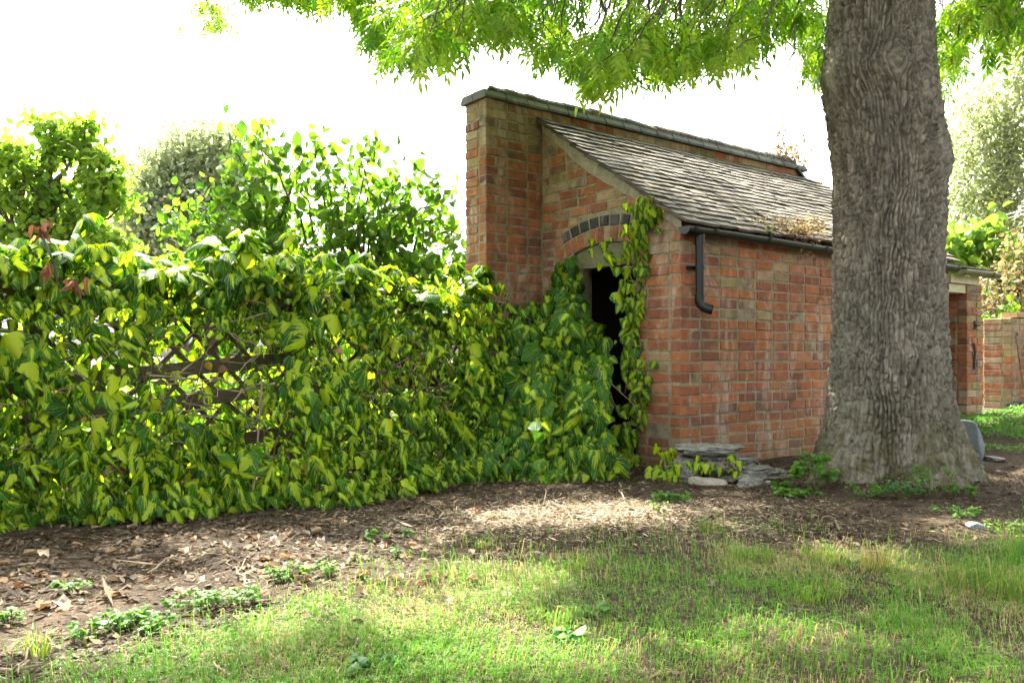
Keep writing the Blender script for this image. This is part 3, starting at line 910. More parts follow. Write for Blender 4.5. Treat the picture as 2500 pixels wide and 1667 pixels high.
# ------------------------------------------------------------------ walls in the yard beyond
def small_wall(name, label, u0, u1, v0, v1, z0, z1, faces, tan=0.3, dark=0.1, cap=None, limit=300, endtint=None):
    root = empty(name, L(u0, v0, z0), label, 'wall')
    mb = MB(); lbox(mb, u0 + 0.005, u1 - 0.009, v0 + 0.005, v1 - 0.009, z0 - 0.2, z1 - 0.002); put('mortar_bed', mb, M['mortar'], root)
    one = lambda a, z: np.ones_like(a, bool)
    bs = []
    tt = lambda a, z: brick_col(min(1, tan + 0.6 * (z > z1 - 0.28)), dark)
    if 'front' in faces: bs += lay_wall(L(u0, v0, 0), U3, V3, u1 - u0, z0, z1, one, start=lambda k: 0.0 if k % 2 == 0 else 0.1125, tint=tt)
    if 'end' in faces: bs += lay_wall(L(u0, v0, 0), V3, U3, v1 - v0, z0, z1, one, start=(lambda k: 0.0 if k % 2 else 0.1125) if 'front' in faces else (lambda k: 0.0), tint=endtint or tt)
    brick_objects(bs, root, limit)
    return root
r = small_wall('yard_wall', 'low brick wall with pale worn top courses, beyond the open store', 6.45, 8.2, 0.31, 0.64, 0.03, 1.31, ('front', 'end'), 0.35, 0.08)
one = lambda a, z: np.ones_like(a, bool)
up = lay_wall(L(6.62, 0.31, 0), U3, V3, 1.5, 1.31, 1.39, one, tint=lambda a, z: brick_col(0.8))
brick_objects(up, r, 300, depth=0.2)
small_wall('side_wall', 'orange brown brick wall running back from the yard wall end', 7.0, 7.24, 0.66, 2.6, 0.03, 1.31, ('end',), 0.12, 0.25)
small_wall('back_wall', 'grey brown brick wall under creeper at the back of the yard', 9.0, 9.24, -0.6, 3.4, 0.1, 2.42, ('end',), 0.45, 0.55, limit=300)

# ------------------------------------------------------------------ trellis fence
F0 = np.array([-2.9, 4.4, 0.0]); F1 = np.array([-0.30, 6.88, 0.0])
FD = unit(F1 - F0); FL = float(np.linalg.norm(F1 - F0)); FN = np.array([FD[1], -FD[0], 0.0])   # FN points to the viewer
def FP(k, off=0.0, z=0.0):
    k = np.asarray(k, float)
    return F0 + FD * (k * FL)[..., None] + FN * np.asarray(off, float)[..., None] + Z3 * np.asarray(z, float)[..., None]
def bar(p0, p1, w, t, side):
    """plank from p0 to p1, width w across (in the fence plane), thickness t along side"""
    d = unit(p1 - p0); c = unit(np.cross(side, d)); s = unit(side)
    V = []
    for p in (p0, p1):
        for a, b in ((-1, -1), (1, -1), (1, 1), (-1, 1)): V.append(p + c * a * w / 2 + s * b * t / 2)
    return np.array(V), [(0,3,2,1),(4,5,6,7),(0,1,5,4),(1,2,6,5),(2,3,7,6),(3,0,4,7)]
def build_fence():
    root = empty('trellis_fence', FP(0.0), 'sagging dark timber trellis fence smothered by variegated ivy', 'fence')
    for k in (-0.33, 0.10, 0.54, 0.97):
        p = FP(k); g = float(ground_z(p[0], p[1]))
        V, q = bar(p + Z3 * (g - 0.1), p + Z3 * 1.28 + FD * 0.01, 0.085, 0.085, FN)
        put('post', MB().add(V, q), M['fence_wood'], root)
    for (k0, z0, k1, z1) in ((-0.33, 0.66, 0.10, 0.70), (0.10, 0.69, 0.54, 0.83), (0.13, 0.50, 0.54, 0.635), (0.10, 0.20, 0.54, 0.34), (-0.33, 0.22, 0.10, 0.20), (0.54, 0.62, 0.97, 0.66), (0.54, 0.28, 0.97, 0.30), (0.10, 1.20, 0.54, 1.22), (0.54, 1.22, 0.97, 1.20), (-0.33, 1.2, 0.10, 1.21)):
        V, q = bar(FP(k0 + 0.004, 0.055, z0), FP(k1 - 0.004, 0.055, z1), 0.085, 0.022, FN)
        put('rail', MB().add(V, q), M['fence_wood'], root)
    sp = 0.17
    for s, off in ((1, 0.0), (-1, -0.012)):
        a = -0.33 * FL - 1.3
        while a < FL + 1.3:
            # diagonal from z=.12 to z=1.2
            x0, x1 = (a, a + 1.08) if s > 0 else (a + 1.08, a)
            z0, z1 = 0.12, 1.2
            lo, hi = -0.33 * FL + 0.02, 0.97 * FL
            t = np.linspace(0, 1, 60); xx = x0 + (x1 - x0) * t
            ok = np.flatnonzero((xx > lo) & (xx < hi))
            if len(ok) > 8:
                t0, t1 = t[ok[0]], t[ok[-1]]
                V, q = bar(FP((x0 + (x1 - x0) * t0) / FL, off, z0 + (z1 - z0) * t0), FP((x0 + (x1 - x0) * t1) / FL, off, z0 + (z1 - z0) * t1), 0.028, 0.009, FN)
                put('lath', MB().add(V, q), M['fence_wood'], root)
            a += sp * 1.3
build_fence()

# ------------------------------------------------------------------ leaf shapes
def grid_leaf(rows, halfw, cols=(-1, -0.5, 0, 0.5, 1), fold=0.25, curl=0.2, wave=0.03, seed=0, lobes=0.0):
    rs = np.random.default_rng(seed)
    rows = np.array(rows, float); halfw = np.array(halfw, float); cols = np.array(cols, float)
    jw = 1 + rs.normal(0, 0.06, (len(rows), len(cols)))
    X = halfw[:, None] * cols[None] * jw
    Y = rows[:, None] + 0 * X
    Y[0] += -0.10 * np.abs(cols) * lobes           # ears at the base
    Y[1] += -0.05 * np.abs(cols) * lobes
    Zz = -fold * np.abs(X) - curl * Y ** 2 + rs.normal(0, wave, X.shape) * (np.abs(cols)[None] ** 2)
    V = np.stack([X, Y, Zz], -1).reshape(-1, 3)
    nc = len(cols); q = []
    for i in range(len(rows) - 1):
        for j in range(nc - 1): q.append((i*nc + j, i*nc + j + 1, (i+1)*nc + j + 1, (i+1)*nc + j))
    UV = np.stack([0.5 + 0.5 * cols[None] * (0.35 + 0.65 * halfw[:, None] / halfw.max()), np.broadcast_to(rows[:, None] / rows.max(), X.shape)], -1).reshape(-1, 2)
    return dict(V=V, F=np.array(q), UV=UV)
IVY = [grid_leaf([0, 0.14, 0.34, 0.58, 0.80, 1.0], [0.22, 0.42 + d1, 0.45 + d2, 0.33 + d2, 0.16, 0.006], fold=f, curl=c, wave=0.035, seed=s, lobes=1.0)
       for s, (f, c, d1, d2) in enumerate([(0.3, 0.2, 0, 0), (0.5, 0.35, 0.05, 0), (0.2, 0.1, -0.04, 0.04), (0.75, 0.3, 0, -0.05), (0.45, 0.5, 0.03, 0.02), (0.15, 0.25, 0.05, 0.0), (0.9, 0.15, -0.05, -0.08), (0.35, 0.05, -0.08, -0.1)])]
ROUND = [grid_leaf([0, 0.2, 0.45, 0.72, 0.9, 1.0], [0.04, 0.28, 0.37, 0.32, 0.17, 0.01], cols=(-1, 0, 1), fold=f, curl=c, wave=0.03, seed=20 + s)
         for s, (f, c) in enumerate([(0.2, 0.2), (0.5, 0.3), (0.1, 0.5), (0.35, -0.1), (0.7, 0.15)])]
DIAM = [dict(V=np.array([(0, 0, 0), (0.3, 0.45, -0.08 * k), (0, 1, -0.2 * k), (-0.3, 0.45, -0.08 * k)]), F=np.array([(0, 1, 2, 3)])) for k in (0.3, 1.0, -0.4)]

def pinnate(seed):
    """one ash leaf: a bowed stalk with paired narrow leaflets, drooping"""
    rs = np.random.default_rng(100 + seed)
    V = []; Fq = []
    npair = 4
    def stalk(t): return np.array([0, t, -0.34 * t * t])
    def leaflet(p, d, l, w):
        d = unit(d); n0 = np.array([0, 0.25, 1.0]) + rs.normal(0, 0.25, 3)
        n0 = unit(n0 - d * np.dot(n0, d)); x = np.cross(d, n0)
        b = len(V)
        for t, hw, dz in ((0.0, 0.02, 0), (0.28, 0.9, 0.02), (0.55, 0.85, -0.01), (0.8, 0.42, -0.05), (1.0, 0.0, -0.14)):
            c = p + d * l * t + n0 * dz * l
            if hw == 0: V.append(c); continue
            V.append(c - x * w * hw + n0 * w * 0.25 * hw); V.append(c + x * w * hw + n0 * w * 0.25 * hw)
        Fq.extend([(b, b+1, b+3, b+2), (b+2, b+3, b+5, b+4), (b+4, b+5, b+7, b+6), (b+6, b+7, b+8, b+8)])
    for i in range(npair):
        t = 0.28 + 0.68 * i / npair
        for s in (-1, 1):
            d = np.array([s * rs.uniform(0.75, 1.0), rs.uniform(0.55, 0.8), -0.35 - 0.25 * t + rs.normal(0, 0.15)])
            leaflet(stalk(t), d, 0.40 * (0.85 + 0.3 * (i > 0)) * rs.uniform(0.85, 1.1), 0.062)
    leaflet(stalk(1.0), np.array([0, 1, -0.75]) + rs.normal(0, 0.15, 3), 0.42, 0.066)
    b = len(V)
    for t in (0, 0.5, 1.0):
        p = stalk(t); V.append(p + np.array([-0.008, 0, 0])); V.append(p + np.array([0.008, 0, 0]))
    Fq.extend([(b, b+1, b+3, b+2), (b+2, b+3, b+5, b+4)])
    V = np.array(V)
    # degenerate quads become triangles by splitting evenly
    tri = []
    for f in Fq:
        tri.append((f[0], f[1], f[2]))
        if f[3] != f[2]: tri.append((f[0], f[2], f[3]))
    return dict(V=V, F=np.array(tri))
ASH = [pinnate(s) for s in range(7)]
def pinnate_lite(seed):
    rs = np.random.default_rng(700 + seed); V = []; Fq = []
    for i in range(9):
        t = 1.0 if i == 8 else 0.28 + 0.68 * (i // 2) / 4; sgn = -1 if i % 2 else 1
        p = np.array([0, t, -0.34 * t * t]); d = unit(np.array([0, 1, -0.75]) if i == 8 else np.array([sgn * 0.9, 0.65, -0.4 - 0.2 * t + rs.normal(0, 0.15)]))
        n0 = unit(np.array([0, 0.25, 1.0]) + rs.normal(0, 0.25, 3)); x = unit(np.cross(d, n0)); b = len(V)
        V += [p, p + d * 0.19 + x * 0.06, p + d * 0.40, p + d * 0.19 - x * 0.06]; Fq.append((b, b + 1, b + 2, b + 3))
    return dict(V=np.array(V), F=np.array(Fq))
ASH_LITE = [pinnate_lite(s) for s in range(5)]
BLADE = []
for s_ in range(7):
    rs = np.random.default_rng(300 + s_); c = rs.uniform(0.25, 1.15); sw = rs.normal(0, 0.12)
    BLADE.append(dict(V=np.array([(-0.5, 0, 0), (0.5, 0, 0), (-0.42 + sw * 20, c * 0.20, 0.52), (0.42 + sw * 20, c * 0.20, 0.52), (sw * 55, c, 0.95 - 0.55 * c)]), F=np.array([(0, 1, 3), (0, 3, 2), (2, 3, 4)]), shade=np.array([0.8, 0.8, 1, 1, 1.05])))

def leaf_objects(name, tmpls, T, R, Sc, col, mat, parent, limit, score, mass='foliage', smooth_=True):
    """up to `limit` leaves as parts of their own, the rest as one mass"""
    n = len(T)
    order = np.argsort(-score)
    ones, rest = order[:limit], order[limit:]
    if len(ones):
        nvar = 24
        var = []
        for k in range(nvar):
            t = tmpls[k % len(tmpls)]
            c = col[ones[RNG.integers(len(ones))]]
            cc = np.repeat(c[None], len(t['V']), 0)
            var.append(MB().add(t['V'], t['F'], cc, t.get('UV')).mesh(name, mat, smooth_))
        for i in ones:
            s = Sc[i] if np.ndim(Sc) > 1 else float(Sc[i])
            link(name, var[RNG.integers(nvar)], parent, T[i], R[i], s)
    if len(rest):
        V, Fa, C, UV = inst(tmpls, T[rest], R[rest], np.asarray(Sc)[rest], col[rest])
        tag(put(mass, MB().add(V, Fa, C, UV), mat, parent, smooth_), kind='stuff')

def stems(paths, parent, mat, name='vine_stem', r=0.005, sides=5):
    mb = MB()
    for p in paths:
        n = len(p); rr = np.linspace(1.2, 0.55, n) * (r if np.isscalar(r) else 1)
        mb.add(*tube_vf(p, rr, sides))
    return tag(put(name, mb, mat, parent, True), kind='stuff')

def jitter_dirs(n, base, amt):
    return unit(np.asarray(base, float) + RNG.normal(0, amt, (n, 3)))

# ------------------------------------------------------------------ ivy on the fence
def sprawl(k): return np.interp(k, [-0.4, 0.0, 0.2, 0.4, 0.6, 0.8, 1.0], [0.30, 0.34, 0.62, 0.84, 0.86, 0.72, 0.55])
def fence_top(k): return 1.40 + 0.42 * (fbm(np.asarray(k) * 5.5 + 0.3, np.asarray(k) * 0, 41, 3) - 0.5)
def ivy_surface(k, h):
    z = h * fence_top(k)
    off = sprawl(k) * (1 - h) ** 1.45 + 0.20 * np.sin(np.pi * np.clip(h, 0, 1)) ** 0.6 + 0.05
    off = off + 0.22 * (fbm(k * 9, h * 4, 51, 3) - 0.5)
    return off, z
def ivy_cols(n, pale=0.5):
    # r: seed, g: how much of the leaf is lime, b: brightness
    return np.stack([RNG.random(n), np.clip(RNG.normal(pale, 0.22, n), 0, 1), RNG.random(n)], -1)
def build_fence_ivy():
    root = empty('climbing_ivy', FP(0.4, 0.3, 0.0), 'large variegated ivy covering the trellis fence in lime and dark green leaves', 'ivy')
    T, R, Sz, Lay = [], [], [], []
    # front face: hanging shoots, each with its own row of leaves
    def gap_at(k, h):
        g = np.exp(-(((k - 0.32) / 0.135) ** 2 + ((h - 0.50) / 0.24) ** 2)) + 0.6 * np.exp(-(((k - 0.66) / 0.10) ** 2 + ((h - 0.60) / 0.16) ** 2))
        return np.clip(g * 1.6 + 1.1 * (vnoise(k * 16, h * 7, 77) - 0.55), 0, 0.88)
    for q in range(1120):
        k0 = RNG.uniform(-0.36, 1.03); h0 = RNG.uniform(0.06, 1.05)
        if RNG.random() < gap_at(np.array(k0), np.array(h0 - 0.13)): continue
        m = int(RNG.integers(5, 12)); t = np.linspace(0, 1, m)
        ln = RNG.uniform(0.10, 0.42)
        big = min(RNG.lognormal(math.log(0.074), 0.46), 0.145)
        kk = k0 + RNG.normal(0, 0.012, m) + RNG.normal(0, 0.03) * t; hh = np.clip(h0 - ln / 1.36 * t, 0.0, 1.1)
        off, z = ivy_surface(kk, hh)
        lift = RNG.uniform(-0.16, 0.13)
        P0 = FP(kk, off + lift + 0.04 * t, z + 0.02)
        P0 = P0 + RNG.normal(0, 0.016, P0.shape)
        P0[:, 2] += ground_z(P0[:, 0], P0[:, 1]) + 0.02
        face = unit(FN + Z3 * RNG.uniform(0.2, 0.9) + FD * RNG.normal(0, 0.4))
        nor = jitter_dirs(m, face, 0.48)
        tip = jitter_dirs(m, -Z3 + FN * RNG.uniform(0.1, 0.6) + FD * RNG.normal(0, 0.4), 0.42)
        T.append(P0); R.append(frames(tip, nor)); Sz.append(big * (1.0 - 0.45 * t) * RNG.lognormal(0, 0.18, m)); Lay.append(np.full(m, lift - 0.05))
    # the deeper layer in their shade
    n = 1300
    k = RNG.uniform(-0.36, 1.03, n); h = RNG.random(n)
    keep = RNG.random(n) > gap_at(k, h); k, h = k[keep], h[keep]; n = len(k)
    off, z = ivy_surface(k, h)
    P0 = FP(k, off - RNG.uniform(0.10, 0.26, n), z); P0[:, 2] += 0.02
    T.append(P0); R.append(frames(jitter_dirs(n, -Z3 + FN * 0.3, 0.45), jitter_dirs(n, FN + Z3 * 0.5, 0.5))); Sz.append(RNG.lognormal(math.log(0.07), 0.3, n)); Lay.append(np.full(n, -0.5))
    # crest: tufts of long hanging leaves
    nt = 210
    kt = RNG.uniform(-0.36, 1.02, nt)
    for q in range(nt):
        m = int(RNG.integers(7, 13))
        of = RNG.uniform(-0.22, 0.30)
        c = FP(kt[q], of, float(fence_top(kt[q])) + RNG.uniform(-0.14, 0.12) + (0.16 if RNG.random() < 0.12 else 0) - 0.35 * max(of, 0))
        ang = RNG.uniform(0, 2 * np.pi, m)
        d = np.stack([np.cos(ang), np.sin(ang), RNG.uniform(-1.6, -0.2, m)], -1)
        tip = unit(d); nor = unit(np.stack([np.cos(ang), np.sin(ang), np.full(m, 0.9)], -1) + RNG.normal(0, 0.2, (m, 3)))
        T.append(c + tip * 0.035 + RNG.normal(0, 0.02, (m, 3))); R.append(frames(tip, nor))
        s = RNG.lognormal(math.log(0.105), 0.22, m); Sz.append(s); Lay.append(np.full(m, 0.02 if of > 0 else -0.2))
    # behind the trellis, lit by the sun
    n = 2100
    k = RNG.uniform(-0.36, 1.0, n); h = RNG.uniform(0.0, 1.03, n)
    P0 = FP(k, -RNG.uniform(0.08, 0.5, n), h * fence_top(k)); P0[:, 2] += 0.02
    nor = jitter_dirs(n, FN * 0.3 + Z3 * 0.5, 0.6); tip = jitter_dirs(n, -Z3, 0.45)
    hole = np.exp(-(((k - 0.33) / 0.14) ** 2 + ((h - 0.5) / 0.2) ** 2))
    kp = RNG.random(n) > hole * 0.42
    T.append(P0[kp]); R.append(frames(tip, nor)[kp]); Sz.append(RNG.lognormal(math.log(0.09), 0.3, kp.sum())); Lay.append(np.full(kp.sum(), -0.6))
    # foot: leaves lying low on the soil
    n = 950
    k = RNG.uniform(-0.36, 1.05, n)
    off = sprawl(k) + 0.12 + RNG.uniform(-0.28, 0.10, n) + 0.42 * (fbm(k * 11, k * 0, 61, 2) - 0.5)
    P0 = FP(k, off, 0 * k); P0[:, 2] = ground_z(P0[:, 0], P0[:, 1]) + RNG.uniform(0.03, 0.16, n)
    nor = jitter_dirs(n, FN * 0.7 + Z3 * 0.9, 0.35); tip = jitter_dirs(n, -Z3 * 0.7 + FN * 0.6, 0.4)
    T.append(P0); R.append(frames(tip, nor)); Sz.append(np.minimum(RNG.lognormal(math.log(0.070), 0.35, n), 0.11)); Lay.append(np.full(n, 0.0))
    T = np.concatenate(T); R = np.concatenate(R); Sz = np.minimum(np.concatenate(Sz), 0.165); Lay = np.concatenate(Lay)
    col = ivy_cols(len(T), 0.40)
    px = proj(T)
    infr = (px[:, 0] > 5) & (px[:, 0] < 1200)
    score = infr * (Sz / T[:, 1] + 0.15 * Lay)
    Sc = np.stack([Sz * RNG.uniform(0.65, 1.12, len(Sz)), Sz, Sz], -1)
    leaf_objects('leaf', IVY, T, R, Sc, col, M['ivy'], root, 300, score)
    # woody stems through the trellis
    ps = []
    for q in range(70):
        k0 = RNG.uniform(-0.34, 1.0); k1 = k0 + RNG.normal(0, 0.10)
        z1 = RNG.uniform(0.5, 1.35); n = 12; t = np.linspace(0, 1, n)
        kk = k0 + (k1 - k0) * t + np.cumsum(RNG.normal(0, 0.006, n)); zz = z1 * t
        oo = RNG.uniform(-0.1, 0.18) + np.cumsum(RNG.normal(0, 0.014, n))
        ps.append(FP(kk, oo, zz))
    for q in range(240):
        k0 = RNG.uniform(-0.3, 1.0); n = 9; t = np.linspace(0, 1, n)
        z0 = RNG.uniform(0.2, 1.3)
        kk = k0 + np.cumsum(RNG.normal(0.0, 0.02, n)) ; zz = z0 - 0.35 * RNG.uniform(-0.4, 1) * t + np.cumsum(RNG.normal(0, 0.02, n))
        off, _ = ivy_surface(np.full(n, k0), np.clip(zz / 1.36, 0, 1))
        ps.append(FP(kk, off + RNG.uniform(-0.10, 0.06) + np.cumsum(RNG.normal(0, 0.012, n)), np.maximum(zz, 0.03)))
    stems(ps, root, M['stem'], 'vine_stem', 0.0048)
    # one bare runner hanging in front
    put('runner', MB().add(*tube_vf([W(640, 930, 4.95), W(634, 1010, 4.9), W(628, 1090, 4.85), W(624, 1150, 4.7), W(618, 1195, 4.62)], 0.006, 6)), M['stem'], root, True)
    # dead and yellowed leaves caught among the green ones
    n = 170
    k = RNG.uniform(-0.36, 1.03, n); h = RNG.random(n) ** 1.3; off, z = ivy_surface(k, h)
    P0 = FP(k, off + RNG.uniform(-0.12, 0.03, n), z); P0[:, 2] += ground_z(P0[:, 0], P0[:, 1]) + 0.02
    dc = np.where(RNG.random((n, 1)) < 0.25, np.array([(0.42, 0.30, 0.05)]), np.array([(0.20, 0.11, 0.06)])) * RNG.uniform(0.6, 1.3, (n, 1))
    V, Fa, C, UV = inst(IVY, P0, frames(jitter_dirs(n, -Z3 + FN * 0.3, 0.5), jitter_dirs(n, FN + Z3 * 0.4, 0.5)), np.stack([0.05 * RNG.uniform(0.6, 1.2, n)] * 2 + [np.full(n, 0.07)], -1), dc)
    tag(put('dead_leaves', MB().add(V, Fa, C), M['dry'], root, True), kind='stuff')
    # withered brown leaves standing out of the crest
    for (px_, py_, Zz, m) in ((100, 560, 4.35, 9), (190, 690, 4.3, 8), (125, 650, 4.32, 4)):
        c = W(px_, py_, Zz)
        tip = jitter_dirs(m, -Z3, 0.35); nor = jitter_dirs(m, -unit([0, 1, 0]) + Z3 * 0.2, 0.6)
        V, Fa, C, UV = inst([IVY[3], IVY[6]], c + RNG.normal(0, 0.022, (m, 3)), frames(tip, nor), np.stack([np.full(m, 0.030), np.full(m, 0.072), np.full(m, 0.08)], -1), np.array([(0.19, 0.085, 0.048)]) * RNG.uniform(0.6, 1.4, (m, 1)))
        o = put('dead_leaf', MB().add(V, Fa, C), M['dry'], root, True)
        o['label'] = 'withered red brown leaves'
    put('dead_shoot', MB().add(*tube_vf([W(100, 565, 4.35), W(112, 600, 4.33), W(132, 640, 4.32), W(140, 690, 4.35)], 0.006, 6)), M['twig'], root, True)
build_fence_ivy()

# ------------------------------------------------------------------ ivy mound in front of the doorway
def gable_depth(px, v_off=0.0):
    t = (np.asarray(px, float) - 1250) / F
    v = (CX - t * CY) / (t * UX + UY)
    v = np.clip(v, 0.0, GW)
    return CY + UX * v
def inside(poly, x, y):
    poly = np.array(poly, float); res = np.zeros(len(x), bool); j = len(poly) - 1
    for i in range(len(poly)):
        xi, yi = poly[i]; xj, yj = poly[j]
        c = ((yi > y) != (yj > y)) & (x < (xj - xi) * (y - yi) / (yj - yi + 1e-9) + xi)
        res ^= c; j = i
    return res
MOUND = [(1120, 860), (1165, 815), (1215, 800), (1250, 755), (1330, 720), (1362, 640), (1408, 622), (1418, 668), (1430, 760), (1475, 800), (1490, 870), (1480, 960), (1475, 1040), (1500, 1110), (1520, 1160), (1490, 1185), (1400, 1188), (1300, 1180), (1180, 1190), (1080, 1180), (1060, 1000)]
def mound_pts(n):
    xs = RNG.uniform(1050, 1550, n * 3); ys = RNG.uniform(615, 1190, n * 3)
    ok = inside(MOUND, xs, ys); xs, ys = xs[ok][:n], ys[ok][:n]
    ytop = np.interp(xs, [1060, 1120, 1215, 1250, 1330, 1385, 1450, 1530], [980, 860, 790, 745, 715, 625, 760, 820])
    t = np.clip((1185 - ys) / (1185 - ytop), 0, 1)
    Zt = np.where(xs < 1335, 6.95 - 0.35 * smooth(1200, 1060, xs), gable_depth(xs) - 0.16)
    Zs = 5.62 + (Zt - 5.62) * t ** 1.15 - 0.18 * np.sin(np.pi * t) + 0.42 * (fbm(xs / 55, ys / 55, 71, 2) - 0.5)
    return xs, ys, Zs
def build_mound_ivy():
    root = empty('ivy_mound', (0.35, 6.0, 0.0), 'heap of variegated ivy piled in front of the shed doorway', 'ivy')
    xs, ys, Zs = mound_pts(2000)
    dep = np.where(RNG.random(len(xs)) < 0.55, RNG.exponential(0.05, len(xs)), RNG.uniform(0.08, 0.3, len(xs)))
    T = np.stack([(xs - 1250) / F * Zs, Zs, CAMZ + (HOR - ys) / F * Zs], -1)
    T = T + np.array([0.1, 1, 0]) * dep[:, None]
    out = np.array([-0.1, -1.0, 0.0])
    n = len(T)
    nor = jitter_dirs(n, out + Z3 * 0.65, 0.48); tip = jitter_dirs(n, -Z3 + out * 0.4, 0.45)
    Sz = np.minimum(RNG.lognormal(math.log(0.088), 0.38, n), 0.17)
    col = ivy_cols(n, 0.29)
    T[:, 2] = np.maximum(T[:, 2], ground_z(T[:, 0], T[:, 1]) + 0.05)
    Sc = np.stack([Sz * RNG.uniform(0.85, 1.15, n), Sz, Sz], -1)
    leaf_objects('leaf', IVY, T, frames(tip, nor), Sc, col, M['ivy'], root, 300, Sz - 0.7 * dep)
    ps = []
    xs, ys, Zs = mound_pts(60)
    for i in range(60):
        c = np.array([(xs[i] - 1250) / F * Zs[i], Zs[i] + 0.05, CAMZ + (HOR - ys[i]) / F * Zs[i]])
        st = np.array([0.02, 0.03, -0.05]) * RNG.uniform(0.5, 1.2)
        ps.append(c + np.cumsum(np.tile(st, (9, 1)) + RNG.normal(0, 0.018, (9, 3)), 0) * np.array([1, 0.6, 1]))
    ps = [np.maximum(p, [-9, 0, 0.03]) for p in ps]
    stems(ps, root, M['stem'], 'vine_stem', 0.0042)
build_mound_ivy()

def build_climber(name, label, path, n, size, spread, depth_off=0.07, pale=0.62, keep=None):
    pts = np.array(path, float)
    base = W(pts[-1][0], pts[-1][1], pts[-1][2])
    root = empty(name, base, label, 'ivy')
    seg = np.linspace(0, len(pts) - 1, 200)
    cx = np.interp(seg, np.arange(len(pts)), pts[:, 0]); cyy = np.interp(seg, np.arange(len(pts)), pts[:, 1]); cz = np.interp(seg, np.arange(len(pts)), pts[:, 2]); cw = np.interp(seg, np.arange(len(pts)), pts[:, 3])
    i = RNG.integers(0, 200, n)
    x = cx[i] + RNG.normal(0, 1, n) * cw[i] * spread; y = cyy[i] + RNG.normal(0, 16, n); Zd = cz[i] - np.abs(RNG.normal(0, depth_off, n))
    T = np.stack([(x - 1250) / F * Zd, Zd, CAMZ + (HOR - y) / F * Zd], -1)
    T[:, 2] = np.maximum(T[:, 2], ground_z(T[:, 0], T[:, 1]) + 0.05)
    out = np.array([-0.25, -1, 0])
    nor = jitter_dirs(n, out + Z3 * 0.4, 0.38); tip = jitter_dirs(n, -Z3 + out * 0.3, 0.35)
    Sz = RNG.lognormal(math.log(size), 0.30, n)
    leaf_objects('leaf', IVY, T, frames(tip, nor), np.stack([Sz * RNG.uniform(0.8, 1.1, n), Sz, Sz], -1), ivy_cols(n, pale), M['ivy'], root, 300, Sz)
    c = np.stack([(cx - 1250) / F * cz, cz, CAMZ + (HOR - cyy) / F * cz], -1)[::8]
    c = c + RNG.normal(0, 0.012, c.shape)
    mb = MB().add(*tube_vf(c, 0.006, 6))
    for q in range(max(4, n // 14)):
        a = c[RNG.integers(len(c))]
        p = a + np.cumsum(RNG.normal(0, 0.03, (6, 3)) + np.array([0.008, -0.004, -0.01]), 0); p[0] = a
        mb.add(*tube_vf(p, np.linspace(0.004, 0.0025, 6), 5))
    put('vine_stem', mb, M['stem'], root, True)
gd = lambda px: float(gable_depth(px)) - 0.05
build_climber('climbing_ivy', 'trailing ivy hanging down the brick jamb right of the doorway',
    [(1590, 485, gd(1590), 36), (1575, 530, gd(1575), 62), (1555, 580, gd(1555), 95), (1545, 640, gd(1545), 85), (1545, 690, gd(1545), 50), (1545, 760, gd(1545), 40), (1528, 815, gd(1528), 26), (1545, 880, gd(1545), 28), (1565, 930, gd(1565), 40), (1550, 1000, gd(1550), 40), (1530, 1060, gd(1530), 24), (1530, 1130, gd(1530) - 0.1, 18)], 290, 0.074, 0.5, 0.06, 0.42)
build_climber('climbing_ivy', 'sprig of ivy creeping between the stacked stones and the shed corner',
    [(1610, 1105, 5.85, 16), (1625, 1130, 5.7, 24), (1640, 1160, 5.62, 18), (1655, 1185, 5.55, 14)], 34, 0.075, 0.8, 0.02, 0.55)
build_climber('climbing_ivy', 'small ivy shoot lying over the face of the stone stack',
    [(1690, 1138, 5.42, 20), (1780, 1128, 5.45, 20), (1800, 1145, 5.42, 12)], 14, 0.06, 0.8, 0.02, 0.55)

# ------------------------------------------------------------------ stones
def rock(name, label, c, size, mat, seed, rough=0.16, group=None, rot=0.0, flat=1.0, strata=0.0):
    import bmesh
    bm = bmesh.new(); bmesh.ops.create_icosphere(bm, subdivisions=5, radius=1.0)
    V = np.array([v.co[:] for v in bm.verts]); Fa = np.array([[v.index for v in f.verts] for f in bm.faces]); bm.free()
    rs = np.random.default_rng(seed * 7 + 1)
    # cut by random planes: an angular broken outline
    P0 = np.sign(V) * np.abs(V) ** 0.5
    for q in range(16):
        nrm = unit(rs.normal(0, 1, 3) * np.array([1, 1, 0.45])); dd = rs.uniform(0.62, 0.95)
        t = P0 @ nrm - dd
        P0 = P0 - np.clip(t, 0, None)[:, None] * nrm * 0.92
    s = seed * 3.7
    d = fbm(P0[:, 0] * 1.6 + s, P0[:, 1] * 1.6 + P0[:, 2] * 1.3, seed, 4) - 0.5
    d2 = fbm(P0[:, 0] * 7 + s, P0[:, 2] * 9 + P0[:, 1] * 5, seed + 3, 4) - 0.5
    P0 = P0 * (1 + rough * 1.6 * d + rough * 0.9 * d2)[:, None]
    if strata:
        zz = P0[:, 2] + 0.25 * (fbm(P0[:, 0] * 2, P0[:, 1] * 2, seed + 9, 2) - 0.5)
        P0[:, :2] *= (1 + strata * (vnoise(zz * 9 + s, zz * 0 + P0[:, 0] * 0.8, seed) - 0.5))[:, None]
    P0 = P0 * np.array(size)
    ca, sa = math.cos(rot), math.sin(rot)
    P0 = P0 @ np.array([[ca, sa, 0], [-sa, ca, 0], [0, 0, 1]])
    o = put(name, MB().add(P0 + c, Fa), mat, None, True, loc=np.array(c) - np.array([0, 0, size[2]]))
    return tag(o, label, 'stone', group)
g_ = 'stones stacked at the shed corner'
rock('stone_slab', 'wide rough grey slab on top of the stone stack', np.array([1.31, 5.64, 0.215]), (0.265, 0.20, 0.045), M['stone'], 1, 0.22, g_, 0.1, strata=0.25)
